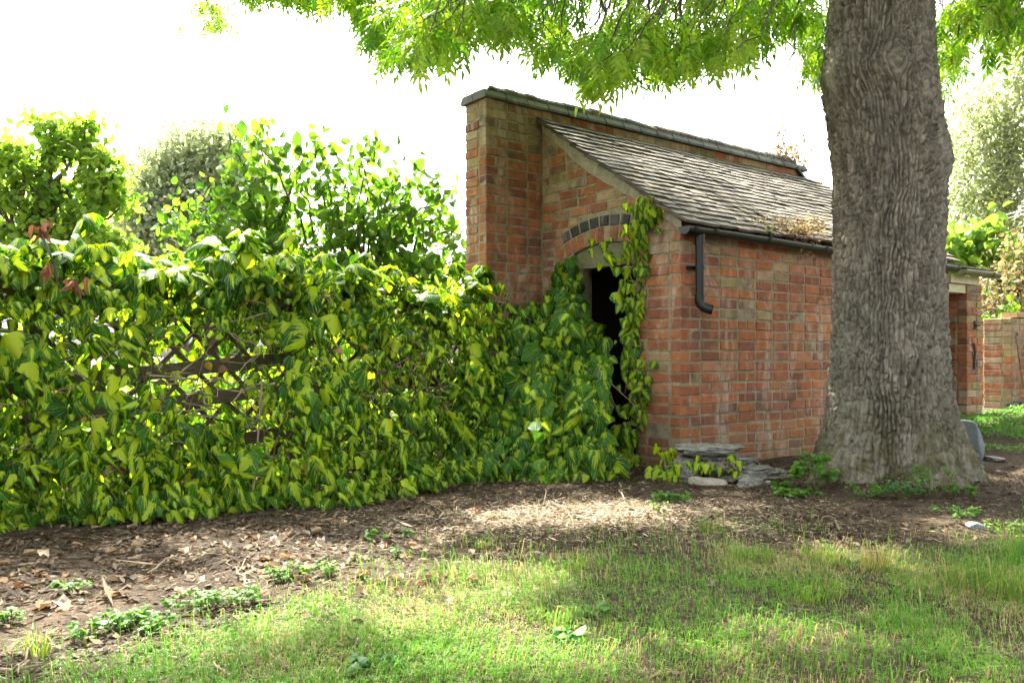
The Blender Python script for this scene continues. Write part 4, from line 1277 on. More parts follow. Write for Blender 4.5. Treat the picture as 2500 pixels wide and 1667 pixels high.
rock('stone_block', 'layered grey stone in the middle of the stack', np.array([1.40, 5.62, 0.135]), (0.25, 0.19, 0.055), M['stone'], 2, 0.26, g_, -0.15, strata=0.4)
rock('stone_block', 'squat grey stone under the layered one, right of the pale slab', np.array([1.55, 5.54, 0.065]), (0.21, 0.17, 0.055), M['stone'], 3, 0.28, g_, 0.25, strata=0.4)
rock('stone_slab', 'pale flat stone wedged at the foot of the stack', np.array([1.26, 5.44, 0.025]), (0.145, 0.11, 0.038), M['pale_stone'], 4, 0.18, g_, -0.2)
rock('stone_block', 'dark stone at the back corner under the slab', np.array([1.17, 5.64, 0.085]), (0.14, 0.13, 0.09), M['stone'], 5, 0.24, g_, 0.3, strata=0.3)
rock('stone_block', 'small rough stone at the front foot of the stack', np.array([1.50, 5.32, 0.012]), (0.115, 0.09, 0.052), M['stone'], 6, 0.32, g_, 0.5)
rock('stone_block', 'low grey stone leaning out from the stack towards the trunk', np.array([1.76, 5.60, 0.05]), (0.11, 0.10, 0.045), M['stone'], 7, 0.32, g_, -0.4, strata=0.3)
rock('stone_block', 'loose broken stone lying in front of the squat one', np.array([1.64, 5.36, 0.012]), (0.075, 0.06, 0.038), M['stone'], 11, 0.32, g_, 0.8)
rock('boulder', 'smooth blue grey boulder behind the ash trunk root', np.array([3.23, 6.05, 0.22]), (0.085, 0.14, 0.165), M['blue_stone'], 8, 0.08, None, 0.5)
rock('stone_slab', 'dark flat slate on the ground beside the boulder', np.array([3.40, 5.95, 0.115]), (0.10, 0.09, 0.02), M['burnt'], 9, 0.1, None, 0.2)
rock('stone', 'grey stone half sunk in the straw right of the trunk', np.array([2.12, 3.98, 0.02]) + np.array([0.12, 0.1, 0]), (0.055, 0.036, 0.020), M['blue_stone'], 10, 0.2, None, -0.5)
rock('charred_log', 'charred black lump at the foot of the yard wall', L(6.42, 0.10, 0.20), (0.10, 0.26, 0.09), M['burnt'], 12, 0.25, None, 0.9)

# ------------------------------------------------------------------ iron rods against the yard wall
def rod(label, pts, r=0.009):
    o = put('iron_rod', MB().add(*tube_vf(np.array(pts), r, 7)), M['rust'], None, True, loc=pts[0])
    tag(o, label, 'rod', 'iron rods leaning on the yard wall')
rod('long rusty rod with hooked top leaning on the pale yard wall', [L(6.62, 0.02, 0.22), L(6.70, 0.12, 0.6), L(6.80, 0.24, 1.12), L(6.80, 0.26, 1.16), L(6.76, 0.26, 1.14)])
rod('thin rusty rod with bent hook at the yard wall corner', [L(6.40, 0.16, 0.45), L(6.43, 0.22, 0.8), L(6.46, 0.27, 1.08), L(6.50, 0.275, 1.13), L(6.54, 0.275, 1.10)], 0.007)

# ------------------------------------------------------------------ ash tree
TC = np.array([2.43, 5.45])
def build_ash():
    root = empty('ash_tree', (TC[0], TC[1], 0.05), 'large ash tree with ridged grey bark beside the shed', 'tree')
    Y = np.array([-2200, -700, -150, 0, 100, 180, 250, 350, 405, 450, 600, 800, 950, 1050, 1120, 1180, 1225, 1290])
    XL = np.array([2060, 2050, 2036, 2032, 2024, 2012, 2022, 2036, 2041, 2044, 2045, 2042, 2030, 2012, 1988, 1962, 1938, 1910])
    XR = np.array([2240, 2262, 2274, 2276, 2278, 2282, 2290, 2308, 2317, 2309, 2302, 2308, 2319, 2338, 2362, 2390, 2412, 2440])
    sc = F / 5.42
    zk = (CAMZ + (HOR - Y) / sc)[::-1]
    cxk = ((XL + XR) / 2 - 1250)[::-1] / sc
    rk = ((XR - XL) / 2)[::-1] / sc * 0.952 - 0.005
    nz, nt = 540, 350
    z = np.concatenate([np.linspace(-0.22, 3.45, nz - 60), np.linspace(3.47, 6.2, 60)])
    th = np.linspace(0, 2 * np.pi, nt, endpoint=False) + np.pi / 2
    Zg, Tg = np.meshgrid(z, th, indexing='ij')
    cxs = np.interp(z, zk, cxk)[:, None]; rs = np.interp(z, zk, rk)[:, None]
    # roots: lobes at the foot
    foot = smooth(0.75, 0.0, Zg)
    lob = foot * (0.055 * np.cos(5 * Tg + 0.6) + 0.035 * np.cos(3 * Tg + 2.0))
    # bark: long interlacing ridges
    NC = 84
    a = (Tg - np.pi / 2) / (2 * np.pi) * NC
    w1 = fbm(Tg * 6, Zg * 3.2, 5, 3) - 0.5
    twist = 1.5 * np.sin(Zg * 1.3 + 1) 
    scale_z = 0.095
    aa = a + 1.7 * w1 + twist; bb = Zg / scale_z + 1.2 * (fbm(np.cos(Tg) * 3 + 5, Zg * 2 + np.sin(Tg) * 3, 8, 2) - 0.5)
    def worley(aa, bb):
        ia, ib = np.floor(aa), np.floor(bb)
        f1 = np.full(aa.shape, 9.0); f2 = np.full(aa.shape, 9.0)
        for da in (-1, 0, 1):
            for db in (-1, 0, 1):
                ca, cb = ia + da, ib + db
                cw = np.mod(ca, NC)
                jx = hash2(cw, cb, 1); jy = hash2(cw, cb, 2)
                d = np.hypot(ca + 0.15 + 0.7 * jx - aa, cb + jy - bb)
                f2 = np.where(d < f1, f1, np.minimum(f2, d)); f1 = np.minimum(f1, d)
        return f1, f2
    knots = []
    for (kpx, kpy, krw, krh, st) in ((2135, 190, 0.13, 0.11, 2.6), (2256, 400, 0.12, 0.13, 2.6), (2016, 180, 0.07, 0.17, 1.0), (2190, 330, 0.08, 0.06, 1.4)):
        kz = CAMZ + (HOR - kpy) / sc; kx = (kpx - 1250) / sc
        kc = np.interp(kz, zk, cxk); kr = np.interp(kz, zk, rk)
        kt_ = -np.pi / 2 + math.asin(float(np.clip((kx - kc) / kr, -0.98, 0.98)))
        dt_ = np.angle(np.exp(1j * (Tg - kt_))) * kr
        rr_ = np.hypot(dt_ / krw, (Zg - kz) / krh)
        knots.append((dt_, rr_, st, krw))
    push = sum(st * np.exp(-rr_ ** 2) * np.tanh(dt_ / (0.35 * krw)) for dt_, rr_, st, krw in knots)
    rings = sum(np.exp(-(rr_ / 0.9) ** 2) * 1.6 * rr_ for dt_, rr_, st, krw in knots[:2])
    a_ = a - push
    a = a_
    wav = a * 1.05 + rings + 2.1 * (fbm(a * 0.30, Zg * 4.2, 61, 2) - 0.5) + 1.5 * (fbm(a * 0.8 + 7, Zg * 9.0, 62, 2) - 0.5) + twist
    f1, f2 = worley(aa - push, bb)
    tri = 1 - np.abs(2 * (wav - np.floor(wav)) - 1)
    tri = np.clip(tri * 1.7 - 0.06, 0, 1)
    crack = np.clip((f2 - f1) * 5.0, 0, 1)
    ridge = tri * (0.42 + 0.58 * crack) * (0.55 + 0.9 * fbm(a * 1.3, Zg * 18, 63, 2))
    fine = (fbm(a * 2.6, Zg * 34, 12, 3) - 0.5) + 0.8 * (vnoise(a * 7, Zg * 90, 13) - 0.5)
    amp = 0.042 * (0.75 + 0.5 * fbm(Tg * 2, Zg * 2, 17, 2)) * (1 - 0.35 * foot)
    # calmer, knotty bark round three old branch scars (seen from the viewer's side)
    def bump(px, py, rw, rh, hgt, calm):
        nonlocal amp
        zc = CAMZ + (HOR - py) / sc
        xc = (px - 1250) / sc
        cx0 = np.interp(zc, zk, cxk); r0 = np.interp(zc, zk, rk)
        t0 = -np.pi / 2 + math.asin(np.clip((xc - cx0) / r0, -0.99, 0.99))
        dt = np.angle(np.exp(1j * (Tg - t0))) * r0
        g = np.exp(-((dt / rw) ** 2 + ((Zg - zc) / rh) ** 2))
        ringv = np.exp(-((np.hypot(dt / rw, (Zg - zc) / rh) - 0.75) / 0.28) ** 2)
        amp = amp * (1 - calm * g)
        return hgt * g + 0.35 * hgt * ringv
    bump_total = bump(2024, 180, 0.085, 0.14, 0.018, 0.92) + bump(2135, 190, 0.13, 0.10, 0.020, 0.35) + bump(2258, 400, 0.11, 0.12, 0.028, 0.4) + bump(2090, 1150, 0.2, 0.12, 0.02, 0.2)
    r = rs * (1 + lob / 0.36) + amp * (ridge - 0.6) + 0.009 * fine + bump_total
    r = r + foot * 0.03 * (fbm(Tg * 4, Zg * 6, 23, 3) - 0.5)
    X = cxs + r * np.cos(Tg); Yy = TC[1] + r * np.sin(Tg) * 0.98
    V = np.stack([X, Yy, Zg], -1).reshape(-1, 3)
    i = np.arange(nz - 1)[:, None] * nt; j = np.arange(nt)[None]; k = (j + 1) % nt
    Fq = np.stack([i + j, i + k, i + nt + k, i + nt + j], -1).reshape(-1, 4)
    b = NT('ash_bark')
    p = b.pos()
    n1 = b.noise(b.scaled(p, (1, 1, 0.35)), 14, 6, 0.65); n2 = b.noise(b.scaled(p, (1, 1, 0.5)), 75, 4, 0.7); n3 = b.noise(p, 2.3, 4, 0.6); n4 = b.noise(p, 9, 5, 0.7)
    c = b.ramp(n1, [(0.3, (0.115, 0.100, 0.075)), (0.55, (0.25, 0.225, 0.175)), (0.75, (0.40, 0.365, 0.29))])
    c = b.mix(b.ramp(n3, [(0.42, (0, 0, 0)), (0.68, (0.55, 0.55, 0.55))]), c, (0.175, 0.182, 0.135))
    c = b.mix(0.45, c, b.mix(1.0, c, b.ramp(n2, [(0.3, (0.4, 0.4, 0.4)), (0.7, (1.6, 1.6, 1.6))]), 'MULTIPLY'))
    sz = b.n('SeparateXYZ'); b.l(p, sz.inputs[0])
    low = b.n('MapRange'); low.inputs[1].default_value = 0.1; low.inputs[2].default_value = 0.85; low.inputs[3].default_value = 1.0; low.inputs[4].default_value = 0.0
    b.l(sz.outputs[2], low.inputs[0])
    moss = b.math('MULTIPLY', low.outputs[0], b.ramp(n4, [(0.38, (0, 0, 0)), (0.58, (1, 1, 1))]))
    c = b.mix(moss, c, (0.085, 0.078, 0.032))
    lich = b.ramp(b.noise(p, 6.5, 6, 0.75), [(0.66, (0, 0, 0)), (0.74, (0.7, 0.7, 0.7))])
    c = b.mix(b.math('MULTIPLY', lich, low.outputs[0]), c, (0.36, 0.37, 0.32))
    c = b.mix(b.n('Attribute', attribute_name='Col').outputs['Fac'], c, (0.36, 0.325, 0.265))
    bark = b.finish(c, 0.95, bump=b.math('ADD', n2, b.math('MULTIPLY', n1, 1.2)), bstr=0.9, bdist=0.012, spec=0.15)
    scar = np.clip(0.9 * np.exp(-(knots[2][1] / 0.8) ** 4) + 0.14 * np.exp(-(knots[0][1] / 0.7) ** 2) + 0.16 * np.exp(-(knots[1][1] / 0.7) ** 2), 0, 1)
    put('trunk', MB().add(V, Fq, np.repeat(scar.reshape(-1, 1), 3, 1)), bark, root, True)
    # limbs
    top = np.array([np.interp(5.6, zk, cxk), TC[1], 5.6])
    limbs = []
    ends = [((-2.6, 8.2, 6.4), 5.0), ((-0.6, 7.6, 6.0), 4.6), ((0.6, 9.2, 6.6), 5.4), ((1.2, 6.4, 7.5), 5.8), ((4.6, 6.2, 6.2), 4.9), ((3.4, 8.5, 7.0), 5.6), ((2.2, 3.6, 7.0), 5.6), ((-3.0, 6.6, 6.8), 5.8), ((5.6, 8.0, 5.6), 4.6)]
    for (e, z0) in ends:
        p0 = np.array([np.interp(z0, zk, cxk), TC[1], z0]); e = np.array(e)
        pts = curve_pts(p0, e, 0.35, 0.10, 10)
        limbs.append(pts)
        lv, lf = tube_vf(pts, np.linspace(0.15, 0.035, 10), 10); put('limb', MB().add(lv, lf, (0, 0, 0)), bark, root, True)
    # hanging twigs and the leaves we see, by outline of the crown's lower edge
    EX = np.array([560, 600, 650, 700, 770, 850, 880, 910, 950, 1000, 1050, 1090, 1130, 1180, 1240, 1300, 1345, 1400, 1450, 1490, 1550, 1600, 1650, 1690, 1705, 1750, 1790, 1830, 1870, 1900, 1930, 1960, 1990, 2030, 2270, 2300, 2330, 2345, 2370, 2420, 2450, 2500, 2650])
    EY = np.array([-60, 5, 25, 15, 35, 35, 60, 145, 180, 165, 150, 155, 120, 105, 95, 100, 150, 195, 235, 215, 200, 185, 215, 205, 120, 175, 185, 130, 110, 75, 100, 135, 195, 215, 240, 245, 190, 140, 100, 150, 105, 130, 140])
    def outline(px): return np.interp(px, EX, EY)
    T, R, Sz, col, sco = [], [], [], [], []
    twp = []; bough = []
    def add_spray(c, m, size, hue, sc_):
        ang = RNG.uniform(0, 2 * np.pi, m)
        d = np.stack([np.cos(ang), np.sin(ang), RNG.uniform(-1.5, 0.15, m)], -1)
        tip = unit(d); nor = unit(np.stack([np.cos(ang) * 0.5, np.sin(ang) * 0.5, np.full(m, 1.0)], -1) + RNG.normal(0, 0.3, (m, 3)))
        T.append(np.repeat(c[None], m, 0) + RNG.normal(0, 0.015, (m, 3))); R.append(frames(tip, nor)); Sz.append(size * RNG.uniform(0.8, 1.2, m))
        base = np.array((0.11, 0.25, 0.022)) * (1 - hue) + np.array((0.30, 0.40, 0.040)) * hue
        col.append(base[None] * RNG.uniform(0.75, 1.25, (m, 1))); sco.append(np.full(m, sc_))
    nS = 1180
    LIT = [(0.43, 4.30, 0.50, 0.26), (-0.60, 2.90, 0.66, 0.36), (-0.15, 3.15, 0.5, 0.2), (1.47, 3.42, 0.16, 0.16), (-1.3, 2.35, 0.34, 0.24), (2.3, 3.85, 0.24, 0.2), (-0.75, 3.55, 0.3, 0.10), (-1.6, 4.0, 0.10, 0.06), (0.1, 2.35, 0.3, 0.15), (3.9, 7.0, 1.2, 1.2), (1.0, 2.5, 0.14, 0.12), (-0.3, 3.9, 0.12, 0.08)]  # ground spots kept sunlit; gaps in the crown are shaped for them
    def lit_hit(c):
        g = c - S * (c[2] / S[2])
        return any(((g[0] - lx) / (rx + 0.17)) ** 2 + ((g[1] - ly) / (ry + 0.17)) ** 2 < 1.0 for (lx, ly, rx, ry) in LIT)
    for q in range(nS):
        px = RNG.uniform(560, 2560)
        if 2030 < px < 2265 and RNG.random() < 0.85: continue
        yo = float(outline(px))
        py = yo - 32 - abs(RNG.normal(0, 1)) * 95 if RNG.random() < 0.85 else RNG.uniform(-140, yo - 40)
        if py < -190: py = RNG.uniform(-190, 0)
        Zd = RNG.uniform(4.6, 7.6) if px < 2000 else RNG.uniform(4.2, 6.8)
        if px < 900: Zd = RNG.uniform(5.5, 8.0)
        if 1880 < px < 2360: Zd = RNG.uniform(6.0, 8.0)
        for att in range(10):
            c = W(px, py, Zd)
            if not lit_hit(c): break
            Zd = RNG.uniform(5.8, 8.6) if 1880 < px < 2360 else RNG.uniform(4.4, 8.6)
        else: continue
        # keep clear of the trunk
        if abs(c[0] - TC[0]) < 0.42 and Zd < 5.5: continue
        add_spray(c, int(RNG.integers(3, 6)), 0.158, float(np.clip(RNG.normal(0.30, 0.32), 0, 1)), 1.0 / Zd)
        if RNG.random() < 0.55:
            a = c + np.array([RNG.normal(0.25, 0.2), RNG.normal(0.05, 0.15), RNG.uniform(0.35, 0.8)])
            twp.append(curve_pts(a, c, -0.04, 0.02, 6))
    # boughs that carry the sprays
    for q in range(46):
        px = RNG.uniform(640, 1880) if q < 38 else RNG.uniform(2330, 2480)
        Zd = RNG.uniform(5.2, 7.6); yo = float(outline(px))
        a = W(px + RNG.uniform(-60, 160), -RNG.uniform(60, 200), Zd + RNG.normal(0, 0.3)); c = W(px, yo - RNG.uniform(25, 90), Zd)
        pts = curve_pts(a, c, 0.0, 0.03, 9)
        twp.append(pts); bough.append(pts)
    # far sprig over the left
    for q in range(34):
        c = W(RNG.normal(515, 30), RNG.uniform(-10, 75), RNG.uniform(9.5, 10.5)); add_spray(c, 3, 0.15, 0.5, 0.0)
        twp.append(curve_pts(W(500 + RNG.normal(0, 25), -90, 10.0), c, 0.05, 0.03, 6))
    # bare hanging twigs
    for (x0, y0, x1, y1, Zd) in ((1290, 60, 1255, 225, 6.6), (1310, 50, 1320, 222, 6.6), (1340, 60, 1333, 235, 6.8), (1240, 110, 1180, 195, 7.0), (1250, 120, 1210, 205, 7.0), (478, -40, 486, 125, 10), (505, 0, 470, 40, 10), (555, 0, 580, 85, 10), (1420, 0, 1440, 190, 5.6), (1940, 60, 1925, 175, 5.0), (1900, 60, 1880, 145, 5.0)):
        twp.append(curve_pts(W(x0, y0, Zd), W(x1, y1, Zd), -0.05, 0.02, 8))
    # the crown overhead, out of the picture: it throws the dappled shade
    nC = 0; tries = 0
    while nC < 1500 and tries < 20000:
        tries += 1
        c = np.array([RNG.uniform(-4.6, 5.2), RNG.uniform(3.3, 10.2), RNG.uniform(3.9, 7.6)])
        if (c[2] - CAMZ) / c[1] < (HOR + 110) / F + 0.02: continue
        if ((c[0] - 0.9) / 5.0) ** 2 + ((c[1] - 6.8) / 3.6) ** 2 > 1: continue
        lit = lit_hit(c)
        if lit: continue
        # roof and hedge crest catch some sun
        tz = c - S * ((c[2] - 2.3) / S[2]); uu, vv = to_uv(tz[0], tz[1])
        if 0.5 < uu < 4.2 and -0.1 < vv < 1.7 and RNG.random() < 0.55: continue
        th_ = c - S * ((c[2] - 1.25) / S[2]); rel = th_ - F0; kf = float(rel @ FD) / FL; of = float(rel @ FN)
        if -0.4 < kf < 1.0 and -0.9 < of < 0.12 and RNG.random() < 0.80: continue
        add_spray(c, 6, 0.27, 0.3, -1.0); nC += 1
    T = np.concatenate(T); R = np.concatenate(R); Sz = np.concatenate(Sz); col = np.concatenate(col); sco = np.concatenate(sco)
    px = proj(T)
    vis = (px[:, 0] > 0) & (px[:, 0] < 2500) & (px[:, 1] > -10)
    far = sco < -0.5
    Vf, Ff, Cf, _ = inst(ASH_LITE, T[far], R[far], Sz[far], col[far])
    tag(put('crown', MB().add(Vf, Ff, Cf), M['leaf'], root), kind='stuff')
    T, R, Sz, col, sco, vis = T[~far], R[~far], Sz[~far], col[~far], sco[~far], vis[~far]
    leaf_objects('leaf', ASH, T, R, Sz, col, M['leaf'], root, 300, np.where(vis, sco, -2), smooth_=False)
    stems(twp, root, M['twig'], 'twig', 0.0052, 5)
    for p in bough: put('bough', MB().add(*tube_vf(p, np.linspace(0.011, 0.004, len(p)), 6)), M['twig'], root, True)
build_ash()

# ------------------------------------------------------------------ undergrowth beyond the fence
def build_undergrowth():
    n = 17000
    k = RNG.uniform(-0.8, 1.2, n); off = -RNG.uniform(0.5, 5.5, n)
    P0 = FP(k, off, 0 * k)
    h = 0.25 + 0.75 * fbm(P0[:, 0] * 1.5, P0[:, 1] * 1.5, 97, 2)
    u, v = to_uv(P0[:, 0], P0[:, 1])
    ok = (v > GW + TW_T + 0.1) | (u < TW_U0 - 0.1)
    P0, h = P0[ok], h[ok]; n = len(P0)
    P0[:, 2] = ground_z(P0[:, 0], P0[:, 1]) + h * RNG.random(n)
    f = RNG.random((n, 1)); col = np.array((0.07, 0.17, 0.02)) * (1 - f) + np.array((0.26, 0.36, 0.04)) * f
    V, Fa, C, _ = inst(DIAM, P0, frames(jitter_dirs(n, -Z3 * 0.3, 0.7), jitter_dirs(n, Z3, 0.5)), 0.10 * RNG.lognormal(0, 0.25, n), col)
    tag(put('undergrowth', MB().add(V, Fa, C), M['leaf'], None, True), 'low sunlit undergrowth behind the trellis fence', 'undergrowth', kind='stuff')
build_undergrowth()

# ------------------------------------------------------------------ shrubs and trees
def shrub_leaves(root, clumps, n, tmpls, size, c0, c1, mat, limit=0, spread=0.12, up=0.4, droop=0.5, mass='foliage', name='leaf'):
    """leaves gathered round clump centres"""
    cl = np.array(clumps); i = RNG.integers(0, len(cl), n)
    T = cl[i] + RNG.normal(0, 1, (n, 3)) * np.broadcast_to(np.asarray(spread, float), (3,))
    nor = jitter_dirs(n, Z3 * up + np.array([0, -0.5, 0]), 0.6); tip = jitter_dirs(n, -Z3 * droop, 0.6)
    Sz = size * RNG.lognormal(0, 0.25, n)
    f = np.clip(RNG.normal(0.5, 0.3, n), 0, 1)[:, None]
    col = (np.array(c0) * (1 - f) + np.array(c1) * f) * RNG.uniform(0.8, 1.2, (n, 1))
    leaf_objects(name, tmpls, T, frames(tip, nor), Sz, col, mat, root, limit, -T[:, 1], mass)

def build_quince():
    root = empty('quince_shrub', (-2.0, 8.4, 0.0), 'tall round-leaved fruit shrub rising behind the fence', 'shrub')
    tips = [(560, 320, 8.2), (620, 345, 8.0), (690, 370, 8.3), (640, 310, 8.4), (770, 340, 8.5), (740, 365, 8.2), (880, 372, 8.0), (905, 355, 8.0), (840, 420, 8.4), (930, 440, 8.4), (960, 430, 8.1), (1010, 440, 8.0), (1075, 440, 8.0), (1095, 470, 8.0), (1000, 480, 8.2), (1060, 520, 8.3), (1080, 560, 8.3), (1110, 600, 8.2), (1140, 650, 8.0), (990, 550, 8.3), (900, 500, 8.4), (800, 450, 8.3), (720, 440, 8.1), (640, 430, 8.0), (560, 440, 8.0), (520, 470, 8.0), (460, 500, 8.1), (410, 500, 8.2), (520, 540, 8.0), (600, 520, 8.2), (680, 520, 8.3), (760, 530, 8.2), (840, 540, 8.2), (920, 580, 8.3), (980, 620, 8.3), (560, 600, 8.0), (600, 650, 7.9), (700, 660, 7.9), (800, 670, 7.9), (500, 640, 7.9), (880, 690, 7.9), (960, 690, 7.9), (650, 600, 8.1), (740, 610, 8.1), (830, 630, 8.2), (900, 650, 8.2), (470, 580, 8.0), (420, 560, 8.3), (1040, 660, 8.2), (1120, 690, 8.0), (590, 390, 8.2), (670, 470, 8.5), (790, 400, 8.6), (870, 460, 8.7), (700, 560, 8.6), (950, 520, 8.8)]
    clumps = []; mb = MB()
    bases = [np.array([-2.5, 8.5, 0.0]), np.array([-2.0, 8.4, 0.0]), np.array([-1.5, 8.5, 0.0]), np.array([-1.1, 8.6, 0.0])]
    forks = []
    for b_ in bases:
        f = b_ + np.array([RNG.normal(0, 0.15), RNG.normal(0, 0.1), 1.35])
        mb.add(*tube_vf(curve_pts(b_, f, 0, 0.03, 6), np.linspace(0.045, 0.028, 6), 7)); forks.append(f)
    for t in tips:
        p = W(*t)
        f = min(forks, key=lambda q: np.linalg.norm(q - p) + RNG.uniform(0, 0.3))
        pts = curve_pts(f, p, 0.16, 0.03, 10)
        mb.add(*tube_vf(pts, np.linspace(0.018, 0.004, 10), 6))
        for q in (4, 5, 6, 7, 8, 9):
            if RNG.random() < 0.85: clumps.append(pts[q] + RNG.normal(0, 0.05, 3))
        clumps.append(p); clumps.append(p + RNG.normal(0, 0.06, 3))
    put('branches', mb, M['twig'], root, True)
    shrub_leaves(root, clumps, 2700, ROUND, 0.090, (0.040, 0.110, 0.018), (0.150, 0.25, 0.032), M['leaf'], 300, 0.085)
    import bmesh
    bm = bmesh.new(); bmesh.ops.create_icosphere(bm, subdivisions=2, radius=0.020)
    fm = bpy.data.meshes.new('fruit'); bm.to_mesh(fm); bm.free()
    fm.materials.append(plain_mat('russet_fruit', (0.20, 0.14, 0.06), (0.32, 0.22, 0.10), 20, 0.7))
    for p in fm.polygons: p.use_smooth = True
    for q in RNG.choice(len(clumps), 26, replace=False):
        link('fruit', fm, root, clumps[q] + RNG.normal(0, 0.04, 3) + np.array([0, -0.06, 0]))
build_quince()

def crown_tree(name, label, base, trunk_h, tr, blobs, n, tmpls, size, c0, c1, mat, seed_spread=0.35, per=60, up=0.5, droop=0.3, clumpflat=0.6, barkmat=None, limbs=True):
    """tree with a trunk, limbs and a crown of leaf clumps inside the given ellipsoids"""
    root = empty(name, base, label, 'tree')
    base = np.array(base, float)
    nb = len(blobs); vol = np.array([b[1][0] * b[1][1] * b[1][2] for b in blobs]) ** 0.67; vol = vol / vol.sum()
    nc = n // per; cl = []
    for (c, r), f in zip(blobs, vol):
        m = max(3, int(nc * f)); d = unit(RNG.normal(0, 1, (m, 3))) * (RNG.uniform(0.25, 1.0, (m, 1)) ** 0.55)
        cl.append(np.array(c) + d * np.array(r))
    cl = np.concatenate(cl)
    top = base + np.array([RNG.normal(0, 0.1), 0, trunk_h])
    mb = MB().add(*tube_vf(curve_pts(base - Z3 * 0.2, top, 0, 0.05, 8), np.linspace(tr, tr * 0.6, 8), 9))
    put('trunk', mb, barkmat or M['twig'], root, True)
    if limbs:
        mb = MB()
        sel = cl[RNG.choice(len(cl), min(46, len(cl)), replace=False)]
        for e in sel:
            s0 = base + np.array([0, 0, trunk_h * RNG.uniform(0.5, 1.0)])
            pts = curve_pts(s0, e, 0.12 * np.linalg.norm(e - s0) * 0.4, 0.06, 8)
            mb.add(*tube_vf(pts, np.linspace(tr * 0.45, 0.012, 8), 6))
        put('branches', mb, barkmat or M['twig'], root, True)
    i = np.repeat(np.arange(len(cl)), per)
    m = len(i)
    T = cl[i] + RNG.normal(0, seed_spread, (m, 3)) * np.array([1, 1, clumpflat])
    tone = RNG.normal(0.5, 0.22, len(cl))[i]
    nor = jitter_dirs(m, Z3 * up + np.array([0, -0.3, 0]), 0.6); tip = jitter_dirs(m, -Z3 * droop, 0.7)
    f = np.clip(tone + RNG.normal(0, 0.15, m), 0, 1)[:, None]
    col = (np.array(c0) * (1 - f) + np.array(c1) * f) * RNG.uniform(0.8, 1.2, (m, 1))
    Sz = size * RNG.lognormal(0, 0.25, m)
    V, Fa, C, UV = inst(tmpls, T, frames(tip, nor), Sz, col)
    tag(put('crown', MB().add(V, Fa, C), mat, root), kind='stuff')
    return root

def blob(px, py, Z, rpx, rpy=None, rz=None):
    s = F / Z
    return (W(px, py, Z), (rpx / s, (rz if rz else 0.4 * rpx / s), (rpy or rpx) / s))
Zm = 13.5
crown_tree('maple_tree', 'bright green maple-like tree at the far side of the hedge', (-7.6, 13.6, 0), 2.2, 0.13,
    [blob(60, 430, Zm, 110, 90), blob(130, 340, Zm, 50, 55), blob(215, 380, Zm, 70, 95), blob(195, 310, Zm, 28, 30), blob(110, 300, Zm, 22, 22), blob(270, 470, Zm, 75, 70), blob(150, 520, Zm, 120, 80), blob(60, 600, Zm, 120, 70), blob(-60, 480, Zm, 70, 110), blob(220, 590, Zm, 110, 50), blob(20, 380, Zm, 35, 40)],
    6000, ROUND[:3], 0.11, (0.11, 0.21, 0.045), (0.30, 0.42, 0.08), M['leaf_soft'], 0.135, 30, 0.6, 0.3, 0.45)
Zw = 21.0
crown_tree('willow_tree', 'pale silvery green tree far behind the fence', (-8.2, 21.2, 0), 2.8, 0.2,
    [blob(480, 380, Zw, 95, 75), blob(450, 310, Zw, 22, 26), blob(560, 340, Zw, 55, 45), blob(400, 400, Zw, 60, 45), blob(380, 460, Zw, 60, 50), blob(350, 530, Zw, 70, 60), blob(450, 500, Zw, 110, 70), blob(560, 440, Zw, 80, 80), blob(620, 480, Zw, 60, 90), blob(430, 590, Zw, 140, 60)],
    26000, DIAM, 0.13, (0.28, 0.34, 0.23), (0.50, 0.55, 0.40), M['leaf_pale'], 0.34, 60, 0.6, 0.6, 0.8)
Zb = 19.0
birch_bark = plain_mat('birch_bark', (0.25, 0.24, 0.22), (0.6, 0.59, 0.55), 6, 0.8, 0.2, 0.01)
crown_tree('birch_tree', 'tall pale birch with small fluttering leaves right of the trunk', (11.3, 19.2, 0), 6.5, 0.14,
    [blob(2400, 560, Zb, 120, 110), blob(2420, 400, Zb, 110, 120), blob(2440, 250, Zb, 90, 100), blob(2340, 470, Zb, 60, 120), blob(2500, 470, Zb, 100, 200), blob(2480, 170, Zb, 75, 70), blob(2540, 110, Zb, 80, 80), blob(2330, 330, Zb, 45, 70), blob(2570, 300, Zb, 90, 150), blob(2380, 300, Zb, 60, 70)],
    16000, DIAM, 0.095, (0.18, 0.24, 0.11), (0.42, 0.46, 0.26), M['leaf_pale'], 0.30, 50, 0.6, 0.7, 1.1, birch_bark)
crown_tree('dark_tree', 'dark tree crown just entering at the far end of the hedge', (-12.2, 18.5, 0), 2.2, 0.18,
    [blob(-30, 370, 18, 40, 45), blob(-90, 420, 18, 70, 80), blob(-60, 520, 18, 80, 80)],
    3000, DIAM, 0.16, (0.03, 0.06, 0.02), (0.09, 0.13, 0.05), M['leaf_soft'], 0.3, 40)
# distant trees that close the view low down
crown_tree('distant_tree', 'hazy distant tree between the maple and the willow', (-17.5, 40, 0), 2.0, 0.2,
    [blob(300, 570, 40, 90, 40), blob(280, 530, 40, 25, 30), blob(360, 590, 40, 80, 40)], 5000, DIAM, 0.30, (0.12, 0.16, 0.09), (0.26, 0.30, 0.19), M['leaf_soft'], 0.6, 40, limbs=False)
crown_tree('distant_tree', 'dense green tree mass low behind the round-leaved shrub', (-5.5, 15, 0), 1.3, 0.12,
    [blob(640, 670, 14.5, 160, 45), blob(850, 685, 14.5, 140, 40), blob(480, 670, 14.5, 120, 40), blob(980, 700, 14.5, 90, 30)], 4000, ROUND[:3], 0.14, (0.04, 0.11, 0.02), (0.16, 0.26, 0.04), M['leaf_soft'], 0.25, 30)

